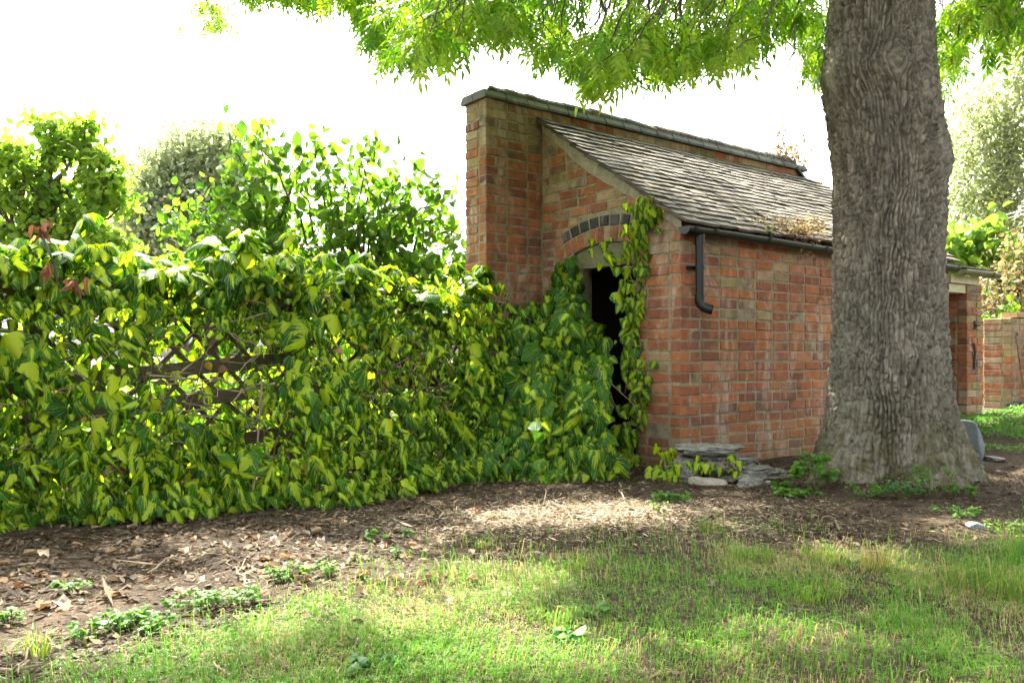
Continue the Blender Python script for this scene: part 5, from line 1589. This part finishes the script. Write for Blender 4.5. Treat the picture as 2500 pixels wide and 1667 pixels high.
def bush(name, label, base, pts, n, tmpls, size, c0, c1, spread, limit=0, mat=None, stem=0.008, fan=True):
    root = empty(name, base, label, 'shrub')
    mb = MB(); base = np.array(base, float)
    for p in pts:
        b0 = base + np.array([RNG.normal(0, 0.08), RNG.normal(0, 0.05), 0])
        mb.add(*tube_vf(curve_pts(b0, p, 0.10, 0.03, 7), np.linspace(stem * 1.6, stem * 0.6, 7), 6))
    put('branches', mb, M['twig'], root, True)
    shrub_leaves(root, pts, n, tmpls, size, c0, c1, mat or M['leaf'], limit, spread)
    return root
g = float(ground_z(7.0, 12.6))
bush('fig_shrub', 'pale green big-leaved shrub above the open store roof', (6.9, 12.6, g), [W(px, py, 12.5 + dz) for px, py, dz in [(2330, 590, 0), (2350, 620, 0.2), (2320, 640, 0), (2375, 570, 0.1), (2400, 600, 0.2), (2420, 560, 0.2), (2440, 575, 0), (2390, 640, 0), (2360, 660, 0.1), (2420, 630, 0.3), (2440, 650, 0.2), (2310, 610, 0.3), (2460, 690, 0.2), (2290, 600, 0.2)]],
    560, IVY[:6], 0.135, (0.10, 0.20, 0.035), (0.26, 0.36, 0.075), 0.15, 250, M['leaf'])
bush('berry_shrub', 'yellow and reddish leaved shrub spilling over the yard wall', (7.0, 11.2, g), [W(px, py, 11.2 + dz) for px, py, dz in [(2440, 690, 0), (2460, 640, 0.2), (2490, 600, 0.1), (2500, 660, 0), (2470, 730, 0.1), (2440, 740, 0.2), (2490, 760, 0), (2510, 700, 0), (2520, 560, 0.2), (2420, 720, 0.4), (2460, 770, 0.3), (2480, 680, -0.1), (2530, 620, 0), (2540, 760, 0)]],
    900, ROUND, 0.06, (0.09, 0.14, 0.05), (0.30, 0.21, 0.12), 0.13, 0, M['leaf_red'])
bush('dark_creeper', 'dark grey green creeper on the back wall', L(8.95, 1.2, 0.3), [L(8.9, v, z) for v, z in [(0.2, 1.9), (0.6, 2.1), (1.0, 1.7), (0.4, 1.5), (0.8, 1.3), (0.0, 1.4), (1.3, 2.0), (-0.3, 1.8), (0.9, 2.2), (-0.2, 2.2)]],
    700, ROUND, 0.07, (0.04, 0.055, 0.035), (0.10, 0.125, 0.08), (0.12, 0.10, 0.12), 0, M['leaf_soft'])
bush('yard_weed', 'fresh green leafy weed on top of the side wall', L(7.1, 1.0, 1.31), [W(px, py, 11.0) for px, py in [(2450, 770), (2460, 755), (2465, 745), (2440, 778)]], 60, ROUND, 0.07, (0.10, 0.26, 0.02), (0.20, 0.38, 0.03), 0.05, 0, M['leaf'])
bush('yard_weed', 'little green seedling on top of the side wall by the store', L(7.1, 1.35, 1.31), [W(px, py, 11.2) for px, py in [(2400, 772), (2415, 775), (2420, 768)]], 26, ROUND, 0.055, (0.10, 0.24, 0.02), (0.22, 0.36, 0.03), 0.03, 0, M['leaf'])

# plants rooted in the masonry
def wispy(name, label, base, pts, n, size, c0, c1, spread, stem=0.003):
    root = empty(name, base, label, 'plant')
    base = np.array(base, float); mb = MB()
    for p in pts:
        mb.add(*tube_vf(curve_pts(base + RNG.normal(0, 0.03, 3) * np.array([1, 1, 0.2]), p, 0.02, 0.02, 6), np.linspace(stem, stem * 0.5, 6), 4))
    put('stalks', mb, plain_mat(name + '_stalk', (0.22, 0.13, 0.09), (0.36, 0.24, 0.16), 10), root, True)
    shrub_leaves(root, pts + [(base + p) / 2 for p in pts], n, ROUND, size, c0, c1, M['leaf_red'], 0, spread)
b0 = L(3.72, GW + 0.12, TW_Z + 0.12)
wispy('wall_plant', 'reddish green wild plant rooted in the far coping', b0, [b0 + np.array([RNG.normal(0, 0.20), RNG.normal(0, 0.12), abs(RNG.normal(0.12, 0.10))]) for _ in range(26)], 420, 0.032, (0.13, 0.17, 0.06), (0.32, 0.15, 0.12), 0.035)
b1 = L(1.42, -0.05, 1.84)
wispy('roof_plant', 'dry pinkish trailing plant spilling over the gutter', b1, [L(1.42 + RNG.normal(0, 0.32), -0.05 + RNG.normal(0, 0.07), 1.85 + RNG.normal(0.0, 0.07) + 0.04 * RNG.random()) for _ in range(46)], 520, 0.026, (0.26, 0.16, 0.12), (0.30, 0.30, 0.14), 0.035)
b2 = L(0.95, -0.06, 1.80)
wispy('roof_plant', 'small fern-like weed growing from the gutter near the downpipe', b2, [b2 + np.array([RNG.normal(0, 0.05), -0.02, RNG.uniform(-0.03, 0.07)]) for _ in range(6)], 50, 0.030, (0.12, 0.18, 0.05), (0.24, 0.28, 0.10), 0.02)

# ------------------------------------------------------------------ overhead cables
for nm, (a, c) in (('upper', ((2270, 558), (2560, 482))), ('lower', ((2270, 566), (2560, 493)))):
    p0, p1 = W(*a, 15.0), W(*c, 15.0)
    d = p1 - p0
    pts = curve_pts(p0 - d * 3.0, p1 + d * 2.0, -0.12, 0, 20)
    o = put('overhead_cable', MB().add(*tube_vf(pts, 0.012, 6)), M['cable'], None, True, loc=pts[0])
    tag(o, nm + ' pale cable crossing in front of the birch', 'cable', 'overhead cables')

# ------------------------------------------------------------------ far house, a patch of it shows over the hedge
def build_house():
    root = empty('far_house', (-3.6, 31, 0), 'reddish brick house glimpsed far behind the shrub', 'house')
    mb = MB().box((-6.6, 30, -0.2), (-2.9, 35, 4.2)); put('wall', mb, M['house'], root)
    mb = MB(); V = np.array([(-6.9, 29.7, 4.2), (-2.6, 29.7, 4.2), (-2.6, 35.3, 4.2), (-6.9, 35.3, 4.2), (-6.9, 32.5, 4.75), (-2.6, 32.5, 4.75)])
    mb.add(V, [(0, 1, 5, 4), (2, 3, 4, 5)]); mb.add(V, [(0, 4, 3), (1, 2, 5)]); put('roof', mb, M['roof_tile'], root)
    w = put('window', MB().box((-5.4, 29.93, 1.4), (-4.2, 30.02, 2.6)), M['cream_wood'], root); put('pane', MB().box((-5.3, 29.90, 1.5), (-4.3, 29.95, 2.5)), M['glass'], w)
build_house()

# ------------------------------------------------------------------ grass
def build_grass():
    def field(n, x0, x1, y0, y1, dens):
        x = RNG.uniform(x0, x1, n); y = RNG.uniform(y0, y1, n)
        k = RNG.random(n) < dens(x, y)
        return x[k], y[k]
    def lawn_d(x, y):
        d = lawn_depth(x, y)
        base = smooth(-0.10, 0.45, d)
        bald = smooth(0.42, 0.60, fbm(x * 1.6 + 9, y * 1.6, 33, 3)) * smooth(-0.9, 0.6, x)
        u = base * (1 - 0.80 * bald) * (1 - 0.35 * smooth(-0.2, 1.2, x)) + 0.025 * (d > -0.45)
        cut = np.hypot(x - TC[0], y - TC[1]) > 0.62
        return u * cut
    x, y = field(560000, -2.3, 3.6, 1.75, 4.9, lawn_d)
    n = len(x)
    z = ground_z(x, y)
    d = lawn_depth(x, y)
    tuft = fbm(x * 6, y * 6, 44, 2)
    tall = smooth(0.5, 0.75, fbm(x * 2.2, y * 2.2, 55, 2))
    h = (0.014 + 0.024 * tuft + 0.030 * tall * RNG.random(n)) * RNG.lognormal(0, 0.38, n)
    big = np.exp(-(((x - 2.35) / 0.42) ** 2 + ((y - 3.45) / 0.22) ** 2))
    h = h * (1 + 1.8 * big)
    h = h * (1 + 0.8 * smooth(0.25, 0.0, d) * (RNG.random(n) < 0.4))
    dry = smooth(0.40, 0.62, fbm(x * 1.7 + 4, y * 1.7, 66, 3) + 0.16 * smooth(0.2, 1.6, x) + RNG.normal(0, 0.12, n) - 0.3 * big)
    isdry = RNG.random(n) < 0.08 + 0.68 * dry
    f = RNG.random((n, 1))
    green = np.array((0.058, 0.185, 0.020)) * (1 - f) + np.array((0.160, 0.345, 0.040)) * f
    straw = np.array((0.25, 0.19, 0.11)) * (1 - f) + np.array((0.46, 0.375, 0.24)) * f
    col = np.where(isdry[:, None], straw, green)
    h = np.where(isdry, h * 0.75, h)
    ang = RNG.uniform(0, 2 * np.pi, n) ; wind = 0.9
    wa = 6.0 * fbm(x * 1.3, y * 1.3, 71, 2)
    tipd = np.stack([np.cos(ang) + 0.7 * np.cos(wa), np.sin(ang) + 0.7 * np.sin(wa), np.zeros(n)], -1)
    lean = np.where(isdry, RNG.uniform(0.6, 3.0, n), RNG.uniform(0.1, 1.5, n))
    upv = unit(Z3[None] + unit(tipd) * lean[:, None])
    R = frames(unit(tipd), upv)                      # y: bend direction, z: up
    wdt = RNG.uniform(0.0016, 0.0034, n)
    Sc = np.stack([wdt, h * 0.9, h * 1.35], -1)
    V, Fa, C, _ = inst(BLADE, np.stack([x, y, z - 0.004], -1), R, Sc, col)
    o = put('grass', MB().add(V, Fa, C), M['grass'], None)
    tag(o, 'patchy green and straw coloured lawn grass in the foreground', 'grass', kind='stuff')
build_grass()

# ------------------------------------------------------------------ litter on the soil
HEDGE_OK = lambda x, y: ((np.stack([x, y], -1) - F0[:2]) @ FN[:2]) > -0.1
def build_litter():
    # short chips, straws and crumbs of leaf, uncountable
    n = 190000
    x = RNG.uniform(-3.6, 4.0, n); y = RNG.uniform(1.7, 6.6, n)
    d = lawn_depth(x, y)
    u, v = to_uv(x, y)
    ok = (RNG.random(n) < np.where(d < 0, 0.30 + 0.70 * smooth(0.35, 0.6, fbm(x * 2.3, y * 2.3, 88, 3)), 0.16)) & ((v < -0.03) | (u < -0.05)) & HEDGE_OK(x, y)
    x, y = x[ok], y[ok]; n = len(x)
    z = ground_z(x, y) + RNG.uniform(0.001, 0.010, n)
    ang = RNG.uniform(0, 2 * np.pi, n)
    tip = np.stack([np.cos(ang), np.sin(ang), RNG.normal(0.02, 0.16, n)], -1); nor = jitter_dirs(n, Z3, 0.35)
    ln = RNG.lognormal(math.log(0.017), 0.6, n) * (1 + 0.55 * smooth(0.2, -0.8, x)); wd = np.where(RNG.random(n) < 0.6, ln * 0.16, ln * 0.55); wd = np.minimum(wd, 0.02)
    f = RNG.random((n, 1))
    col = np.array((0.042, 0.030, 0.019)) * (1 - f) + np.array((0.215, 0.158, 0.10)) * f ** 2.4
    V, Fa, C, _ = inst(DIAM, np.stack([x, y, z], -1), frames(tip, nor), np.stack([wd / 0.6, ln, ln], -1), col)
    tag(put('leaf_litter', MB().add(V, Fa, C), M['dry'], None), 'chips, straws and crumbled leaves scattered over the bare soil', 'litter', kind='stuff')
    # pale straw and wood chips before the doorway, coloured brighter to lift the sun patch
    n = 26000
    x = RNG.normal(0.42, 0.55, n); y = 4.40 + RNG.normal(0, 0.26, n) + 0.10 * np.sin(x * 4)
    ok = (lawn_depth(x, y) < 0.05) & HEDGE_OK(x, y) & (RNG.random(n) < 0.25 + 0.75 * fbm(x * 4, y * 4, 89, 2)); x, y = x[ok], y[ok]; n = len(x)
    ang = RNG.uniform(0, 2 * np.pi, n); ln = RNG.lognormal(math.log(0.024), 0.5, n); f = RNG.random((n, 1))
    V, Fa, C, _ = inst(DIAM, np.stack([x, y, ground_z(x, y) + RNG.uniform(0.002, 0.012, n)], -1), frames(np.stack([np.cos(ang), np.sin(ang), RNG.normal(0, 0.15, n)], -1), jitter_dirs(n, Z3, 0.3)), np.stack([ln * 0.22, ln, ln], -1), np.array((0.20, 0.155, 0.105)) * (1 - f) + np.array((0.50, 0.41, 0.30)) * f)
    tag(put('sun_patch_straw', MB().add(V, Fa, C), M['dry'], None), 'pale straw and wood chips before the doorway, brightened to lift the sun patch', 'litter', kind='stuff')
    # pebbles and crumbs of earth as a mass
    n = 3500
    x = RNG.uniform(-3.2, 3.6, n); y = RNG.uniform(1.9, 5.6, n); ok = (lawn_depth(x, y) < 0.1) & HEDGE_OK(x, y); x, y = x[ok], y[ok]; n = len(x)
    oct_ = dict(V=np.array([(1,0,0),(-1,0,0),(0,1,0),(0,-1,0),(0,0,0.8),(0,0,-0.8)], float), F=np.array([(0,2,4),(2,1,4),(1,3,4),(3,0,4),(2,0,5),(1,2,5),(3,1,5),(0,3,5)]))
    s = RNG.lognormal(math.log(0.0042), 0.5, n)
    a = RNG.uniform(0, 6.28, n); tip = np.stack([np.cos(a), np.sin(a), 0 * a], -1)
    col = np.array([(0.13, 0.10, 0.07)]) * RNG.uniform(0.5, 2.2, (n, 1))
    V, Fa, C, _ = inst([oct_], np.stack([x, y, ground_z(x, y) + s * 0.3], -1), frames(tip, np.tile(Z3, (n, 1))), s, col)
    tag(put('pebbles', MB().add(V, Fa, C), M['dry'], None), 'small pebbles and clods on the bare soil', 'pebbles', kind='stuff')
build_litter()

def build_dead_leaves():
    """the larger curled leaves one can pick out"""
    shapes = []
    for s in range(10):
        rs = np.random.default_rng(500 + s)
        t = grid_leaf([0, 0.2, 0.45, 0.7, 0.88, 1.0], [0.05, 0.30, 0.36, 0.30, 0.16, 0.01], cols=(-1, -0.5, 0, 0.5, 1), fold=rs.uniform(-1.2, 0.4), curl=rs.uniform(-0.45, 0.35), wave=0.10, seed=600 + s)
        base = np.array([(0.20, 0.125, 0.07), (0.27, 0.195, 0.12), (0.34, 0.275, 0.20), (0.17, 0.10, 0.058), (0.26, 0.225, 0.18)][s % 5]) * 0.95
        shapes.append(MB().add(t['V'], t['F'], base).mesh('dead_leaf', M['dry'], True))
    spots = [(300, 1272, 0.085), (520, 1330, 0.06), (560, 1345, 0.055), (470, 1375, 0.07), (430, 1385, 0.06), (120, 1365, 0.07), (140, 1480, 0.085), (95, 1500, 0.09), (180, 1490, 0.07), (165, 1405, 0.05), (320, 1415, 0.07), (310, 1290, 0.06), (225, 1275, 0.07), (670, 1330, 0.07), (620, 1310, 0.06), (690, 1395, 0.065), (740, 1430, 0.07), (660, 1415, 0.08), (905, 1415, 0.075), (910, 1430, 0.06), (820, 1240, 0.07), (920, 1250, 0.06), (960, 1240, 0.06), (1040, 1225, 0.06), (1170, 1248, 0.08), (1085, 1245, 0.06), (810, 1365, 0.06), (870, 1360, 0.06), (990, 1335, 0.05), (760, 1300, 0.06), (230, 1345, 0.06), (60, 1440, 0.06), (350, 1340, 0.06), (400, 1310, 0.06), (590, 1390, 0.06), (710, 1290, 0.06), (1010, 1290, 0.05), (1110, 1300, 0.045), (210, 1450, 0.06), (40, 1340, 0.07), (1320, 1290, 0.045), (1180, 1240, 0.05)]
    for i in range(130):
        spots.append((RNG.uniform(-60, 1250), RNG.uniform(1215, 1470), RNG.uniform(0.035, 0.07)))
    for i in range(14): spots.append((RNG.uniform(1250, 2450), RNG.uniform(1240, 1500), RNG.uniform(0.03, 0.045)))
    for (px, py, s) in spots:
        Zd = CAMZ * F / (py - HOR); x = (px - 1250) / F * Zd
        if not HEDGE_OK(np.array([x]), np.array([Zd]))[0]: continue
        z = float(ground_z(x, Zd)); a = RNG.uniform(0, 6.28)
        tip = np.array([math.cos(a), math.sin(a), RNG.normal(0, 0.08)]); nor = unit(Z3 + RNG.normal(0, 0.14, 3))
        si = int(RNG.integers(10))
        o = link('dead_leaf', shapes[si], None, (x, Zd, z + 0.007), frames(tip[None], nor[None])[0], s * 0.85)
        tone = ('dark brown', 'mid brown', 'pale buff', 'very dark brown', 'greyish')[si % 5]
        big = 'large' if s > 0.055 else 'small'
        dl = float(lawn_depth(x, Zd))
        where = 'under the trunk and shed side' if px > 1250 else ('among the lawn edge grass' if dl > -0.05 else ('close to the hedge foot' if py < 1290 else ('on the soil at the picture edge' if px < 250 else ('on the soil below the trellis gap' if px < 650 else 'on the soil in front of the doorway ivy'))))
        tag(o, big + ' ' + tone + ' dead leaf ' + where, 'leaf', 'fallen dead leaves')
build_dead_leaves()

def build_sticks():
    data = [((410, 1615), (560, 1660), 0.010, 'pale bent stick at the lower corner of the soil by the grass'),
            ((0, 1655), (120, 1662), 0.012, 'thick curved stick at the very corner of the bare soil'),
            ((600, 1445), (560, 1370), 0.008, 'forked grey stick among the dead leaves before the hedge'),
            ((360, 1405), (560, 1350), 0.007, 'long thin stick lying across the leaf litter'),
            ((1300, 1290), (1345, 1170), 0.006, 'branching dry vine lying from the ivy mound to the sunlit soil'),
            ((1340, 1230), (1430, 1310), 0.006, 'dry twig with bent end on the soil beside the sunlit patch'),
            ((1400, 1262), (1560, 1232), 0.007, 'straight twig along the top of the sunlit soil patch'),
            ((1525, 1240), (1510, 1185), 0.010, 'short stub of stick standing by the ivy mound foot'),
            ((1690, 1330), (1760, 1345), 0.010, 'grey stick lying in thin grass under the stone stack'),
            ((2020, 1290), (2060, 1310), 0.010, 'dark short stick on bare earth before the trunk'),
            ((1830, 1195), (1960, 1190), 0.008, 'straight root-like stick between stones and trunk'),
            ((1870, 1180), (1850, 1120), 0.007, 'crooked twig leaning up behind the stones near the trunk'),
            ((2440, 1370), (2470, 1345), 0.010, 'pale stick by the sunlit straw right of the trunk'),
            ((880, 1575), (820, 1585), 0.007, 'dark stick at the lawn edge below the weeds'),
            ((1530, 1395), (1460, 1382), 0.008, 'fallen twig in thin grass before the shed corner'),
            ((2020, 1295), (2150, 1290), 0.006, 'long pale straw stalk in front of the trunk'),
            ((1100, 1262), (1010, 1215), 0.005, 'thin arching vine end on the soil by the hedge foot')]
    for (a, b, r, lab) in data:
        r *= 0.55
        P_ = []
        for (px, py) in (a, b):
            Zd = CAMZ * F / (py - HOR); x = (px - 1250) / F * Zd; P_.append(np.array([x, Zd, float(ground_z(x, Zd)) + r]))
        pts = curve_pts(P_[0], P_[1], 0.012, 0.014, 9)
        pts[:, 2] = np.maximum(pts[:, 2], ground_z(pts[:, 0], pts[:, 1]) + r * 0.7)
        mb = MB().add(*tube_vf(pts, np.linspace(r, r * 0.6, 9), 7))
        k = 4; side = pts[k] + unit(np.cross(pts[-1] - pts[0], Z3)) * 0.09 * RNG.choice([-1, 1]) + (pts[-1] - pts[0]) * 0.25
        mb.add(*tube_vf(curve_pts(pts[k], side, 0.02, 0.008, 5), np.linspace(r * 0.6, r * 0.3, 5), 6))
        tag(put('fallen_stick', mb, M['stem'], None, True, loc=P_[0]), lab, 'stick', 'fallen sticks')
build_sticks()

# ------------------------------------------------------------------ small weeds
def weed(label, px, py, rad, n, size=0.0155, c0=(0.045, 0.14, 0.018), c1=(0.13, 0.27, 0.03), flowers=0, height=0.07, Zd=None, cat='weed'):
    Zd = Zd or CAMZ * F / (py - HOR); x = (px - 1250) / F * Zd
    z = float(ground_z(x, Zd))
    root = empty('weed_plant', (x, Zd, z), label, cat, 'small weeds in the soil and lawn')
    n = int(n * 1.3) if size < 0.03 else n
    rad *= 0.9; height *= 0.8
    pts = []
    mb = MB()
    for q in range(max(4, n // 9)):
        a = RNG.uniform(0, 6.28); r = rad * math.sqrt(RNG.random())
        p = np.array([x + r * math.cos(a), Zd + r * math.sin(a) * 0.8, z + height * RNG.uniform(0.35, 1.0)])
        pts.append(p); mb.add(*tube_vf(curve_pts((x + 0.3 * r * math.cos(a), Zd + 0.3 * r * math.sin(a), z), p, 0.01, 0.004, 5), 0.0013, 4))
    put('stems', mb, M['leaf_stem'], root, True)
    pts = np.array(pts)
    i = RNG.integers(0, len(pts), n)
    T = pts[i] + RNG.normal(0, 0.006, (n, 3)); a = RNG.uniform(0, 6.28, n)
    tip = np.stack([np.cos(a), np.sin(a), RNG.normal(-0.1, 0.25, n)], -1); nor = jitter_dirs(n, Z3 + np.array([0, -0.3, 0]), 0.25)
    f = RNG.random((n, 1)); col = np.array(c0) * (1 - f) + np.array(c1) * f
    V, Fa, C, _ = inst(ROUND, T, frames(tip, nor), size * RNG.lognormal(0, 0.25, n), col)
    tag(put('foliage', MB().add(V, Fa, C), M['leaf'], root, True), kind='stuff')
    for q in range(flowers):
        c = pts[RNG.integers(len(pts))] + np.array([0, -0.01, 0.02]); m = 5; aa = np.arange(5) * 1.2566
        V, Fa, C, _ = inst(DIAM[:1], np.repeat(c[None], 5, 0), frames(np.stack([np.cos(aa), np.sin(aa), 0.2 + 0 * aa], -1), np.tile(unit([0, -0.5, 1]), (5, 1))), np.full(5, 0.008), np.tile((0.50, 0.26, 0.50), (5, 1)))
        put('flower', MB().add(V, Fa, C), M['leaf_soft'], root)
M['leaf_stem'] = plain_mat('weed_stem', (0.06, 0.10, 0.03), (0.14, 0.13, 0.05), 12)
weed('spreading cranesbill weed with pink flowers in the soil before the hedge', 490, 1490, 0.13, 170, flowers=5)
weed('small cranesbill weed beside the spreading one, nearer the lawn', 580, 1480, 0.07, 90, flowers=2)
weed('leafy weed clump at the lawn corner with round mallow leaves', 290, 1545, 0.11, 150, size=0.018)
weed('little weed left of the long thin stick with one pink flower', 180, 1455, 0.07, 60, flowers=1)
weed('weed clump at the picture edge on bare soil', 22, 1525, 0.06, 90, c1=(0.20, 0.32, 0.04))
weed('bright weed among dead leaves at the lawn tip', 700, 1420, 0.10, 150, c1=(0.22, 0.34, 0.04))
weed('small sprawling weed at the lawn tip beside the bright one', 800, 1415, 0.06, 70, c1=(0.22, 0.34, 0.04))
weed('low weed at the edge of the lawn below the cranesbill', 380, 1550, 0.06, 70)
weed('tiny seedling weed near the middle of the bare soil', 915, 1320, 0.04, 36, size=0.018)
weed('upright seedling alone on the bare soil', 970, 1365, 0.02, 22, size=0.018, height=0.05)
weed('single seedling beside the two dead leaves', 992, 1312, 0.02, 16, size=0.018, height=0.05)
weed('thin weed between soil and lawn at the corner', 180, 1580, 0.05, 50)
weed('tall leafy weed clump against the trunk by the stones', 1990, 1160, 0.16, 280, size=0.032, height=0.26, Zd=5.0)
weed('weed row with pink flowers at the trunk foot', 2120, 1215, 0.13, 170, flowers=4, Zd=4.75, height=0.09)
weed('blue green weed at the middle of the trunk foot', 2200, 1215, 0.13, 190, flowers=3, Zd=4.7, c0=(0.05, 0.14, 0.045), c1=(0.12, 0.24, 0.07), height=0.12)
weed('flowering weed climbing the trunk root', 2275, 1195, 0.14, 190, flowers=5, Zd=4.75, height=0.2)
weed('weed tuft at the right root of the trunk', 2350, 1215, 0.10, 110, Zd=4.75, height=0.10)
weed('clover-like weed patch between stones and trunk', 1945, 1222, 0.16, 130, size=0.028, height=0.04)
weed('round-leaved weed patch below the stone stack', 1630, 1230, 0.13, 150, size=0.024, height=0.06)
weed('round seedling leaves on the soil right of the stones', 1905, 1205, 0.04, 18, size=0.045, height=0.05)
weed('pale weed in the thin grass right of the sunlit patch', 1608, 1262, 0.05, 50, c1=(0.30, 0.38, 0.05))
weed('weed mat in the straw right of the trunk root', 2330, 1275, 0.16, 140, height=0.05)
weed('sunlit weed at the picture edge right of the trunk', 2460, 1300, 0.12, 130, c1=(0.22, 0.36, 0.04), height=0.05)
weed('dock-like leaves in the lawn middle', 1450, 1505, 0.05, 22, size=0.032, c0=(0.05, 0.15, 0.03), height=0.035)
weed('dark round leaves low in the foreground lawn', 900, 1620, 0.07, 30, size=0.03, c0=(0.05, 0.14, 0.04), c1=(0.10, 0.24, 0.06), height=0.04)
weed('pale green dock leaves in the lawn right of the brown patch', 1380, 1555, 0.05, 16, size=0.032, c0=(0.06, 0.17, 0.05), height=0.03)

def tuft(label, px, py, n, h, rad, straw=0.2, Zd=None):
    Zd = Zd or CAMZ * F / (py - HOR); x = (px - 1250) / F * Zd; z = float(ground_z(x, Zd))
    a = RNG.uniform(0, 6.28, n); r = rad * np.sqrt(RNG.random(n))
    X = x + r * np.cos(a); Yv = Zd + r * np.sin(a)
    tipd = np.stack([np.cos(a) + RNG.normal(0, 0.5, n), np.sin(a) + RNG.normal(0, 0.5, n), 0 * a], -1)
    up = unit(Z3 + unit(tipd) * RNG.uniform(0.05, 0.5, n)[:, None])
    hh = h * RNG.uniform(0.4, 1.1, n); f = RNG.random((n, 1))
    col = np.where(RNG.random((n, 1)) < straw, np.array((0.38, 0.31, 0.15)) * (0.7 + 0.5 * f), np.array((0.06, 0.155, 0.018)) * (1 - f) + np.array((0.16, 0.27, 0.03)) * f)
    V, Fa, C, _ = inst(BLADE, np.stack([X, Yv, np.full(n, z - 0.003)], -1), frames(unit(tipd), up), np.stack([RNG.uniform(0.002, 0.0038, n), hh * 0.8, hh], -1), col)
    o = put('grass_tuft', MB().add(V, Fa, C), M['grass'], None, loc=(x, Zd, z))
    tag(o, label, 'grass', 'tufts of taller grass')
tuft('lone yellow green tuft on the soil at the lower corner', 90, 1615, 90, 0.13, 0.035, 0.35)
tuft('straw coloured tall tuft in the light before the trunk', 2135, 1390, 110, 0.17, 0.06, 0.75)
tuft('thin tuft on the edge of the sunlit soil', 1180, 1345, 60, 0.10, 0.08, 0.15)
tuft('upright thin tuft in front of the shed corner', 1740, 1300, 60, 0.13, 0.07, 0.2)
tuft('fresh tuft in the middle of the lawn', 1345, 1520, 90, 0.12, 0.07, 0.1)
tuft('dense long tuft at the picture edge right', 2430, 1440, 420, 0.17, 0.17, 0.12)
tuft('dark green tuft in the lawn left of the straw tuft', 1830, 1370, 200, 0.11, 0.10, 0.1)
tuft('green tuft right of the dark one in the lawn', 2020, 1370, 160, 0.11, 0.10, 0.2)
tuft('long leaning tuft in the lawn centre right', 1980, 1450, 160, 0.11, 0.12, 0.1)
tuft('single tall green tuft at the left of the thin grass', 1410, 1400, 60, 0.13, 0.04, 0.1)

# green carpet of fine weed in the yard
def build_carpet():
    n = 42000
    x = RNG.uniform(2.9, 8.5, n); y = RNG.uniform(5.4, 11.0, n); u, v = to_uv(x, y)
    edge = fbm(x * 2, y * 2, 91, 3)
    ok = (v < 0.05) & (u > 2.3) & (edge + 0.12 * (u - 3.2) - 0.10 * np.clip(-v - 1.2, 0, 3) > 0.31)
    x, y = x[ok], y[ok]; n = len(x)
    a = RNG.uniform(0, 6.28, n); tip = np.stack([np.cos(a), np.sin(a), RNG.uniform(0.1, 1.4, n)], -1); nor = jitter_dirs(n, Z3 + np.array([0, -0.4, 0]), 0.4)
    hgt = 0.01 + 0.07 * vnoise(x * 4, y * 4, 93) * RNG.random(n)
    f = RNG.random((n, 1)); col = np.array((0.045, 0.15, 0.012)) * (1 - f) + np.array((0.12, 0.29, 0.02)) * f
    V, Fa, C, _ = inst(DIAM, np.stack([x, y, ground_z(x, y) + hgt], -1), frames(tip, nor), np.stack([np.full(n, 0.022), RNG.uniform(0.03, 0.06, n), np.full(n, 0.04)], -1), col)
    tag(put('ground_cover', MB().add(V, Fa, C), M['leaf'], None), 'bright green carpet of fine weed in the yard', 'ground cover', kind='stuff')
build_carpet()
bpy.context.view_layer.update()
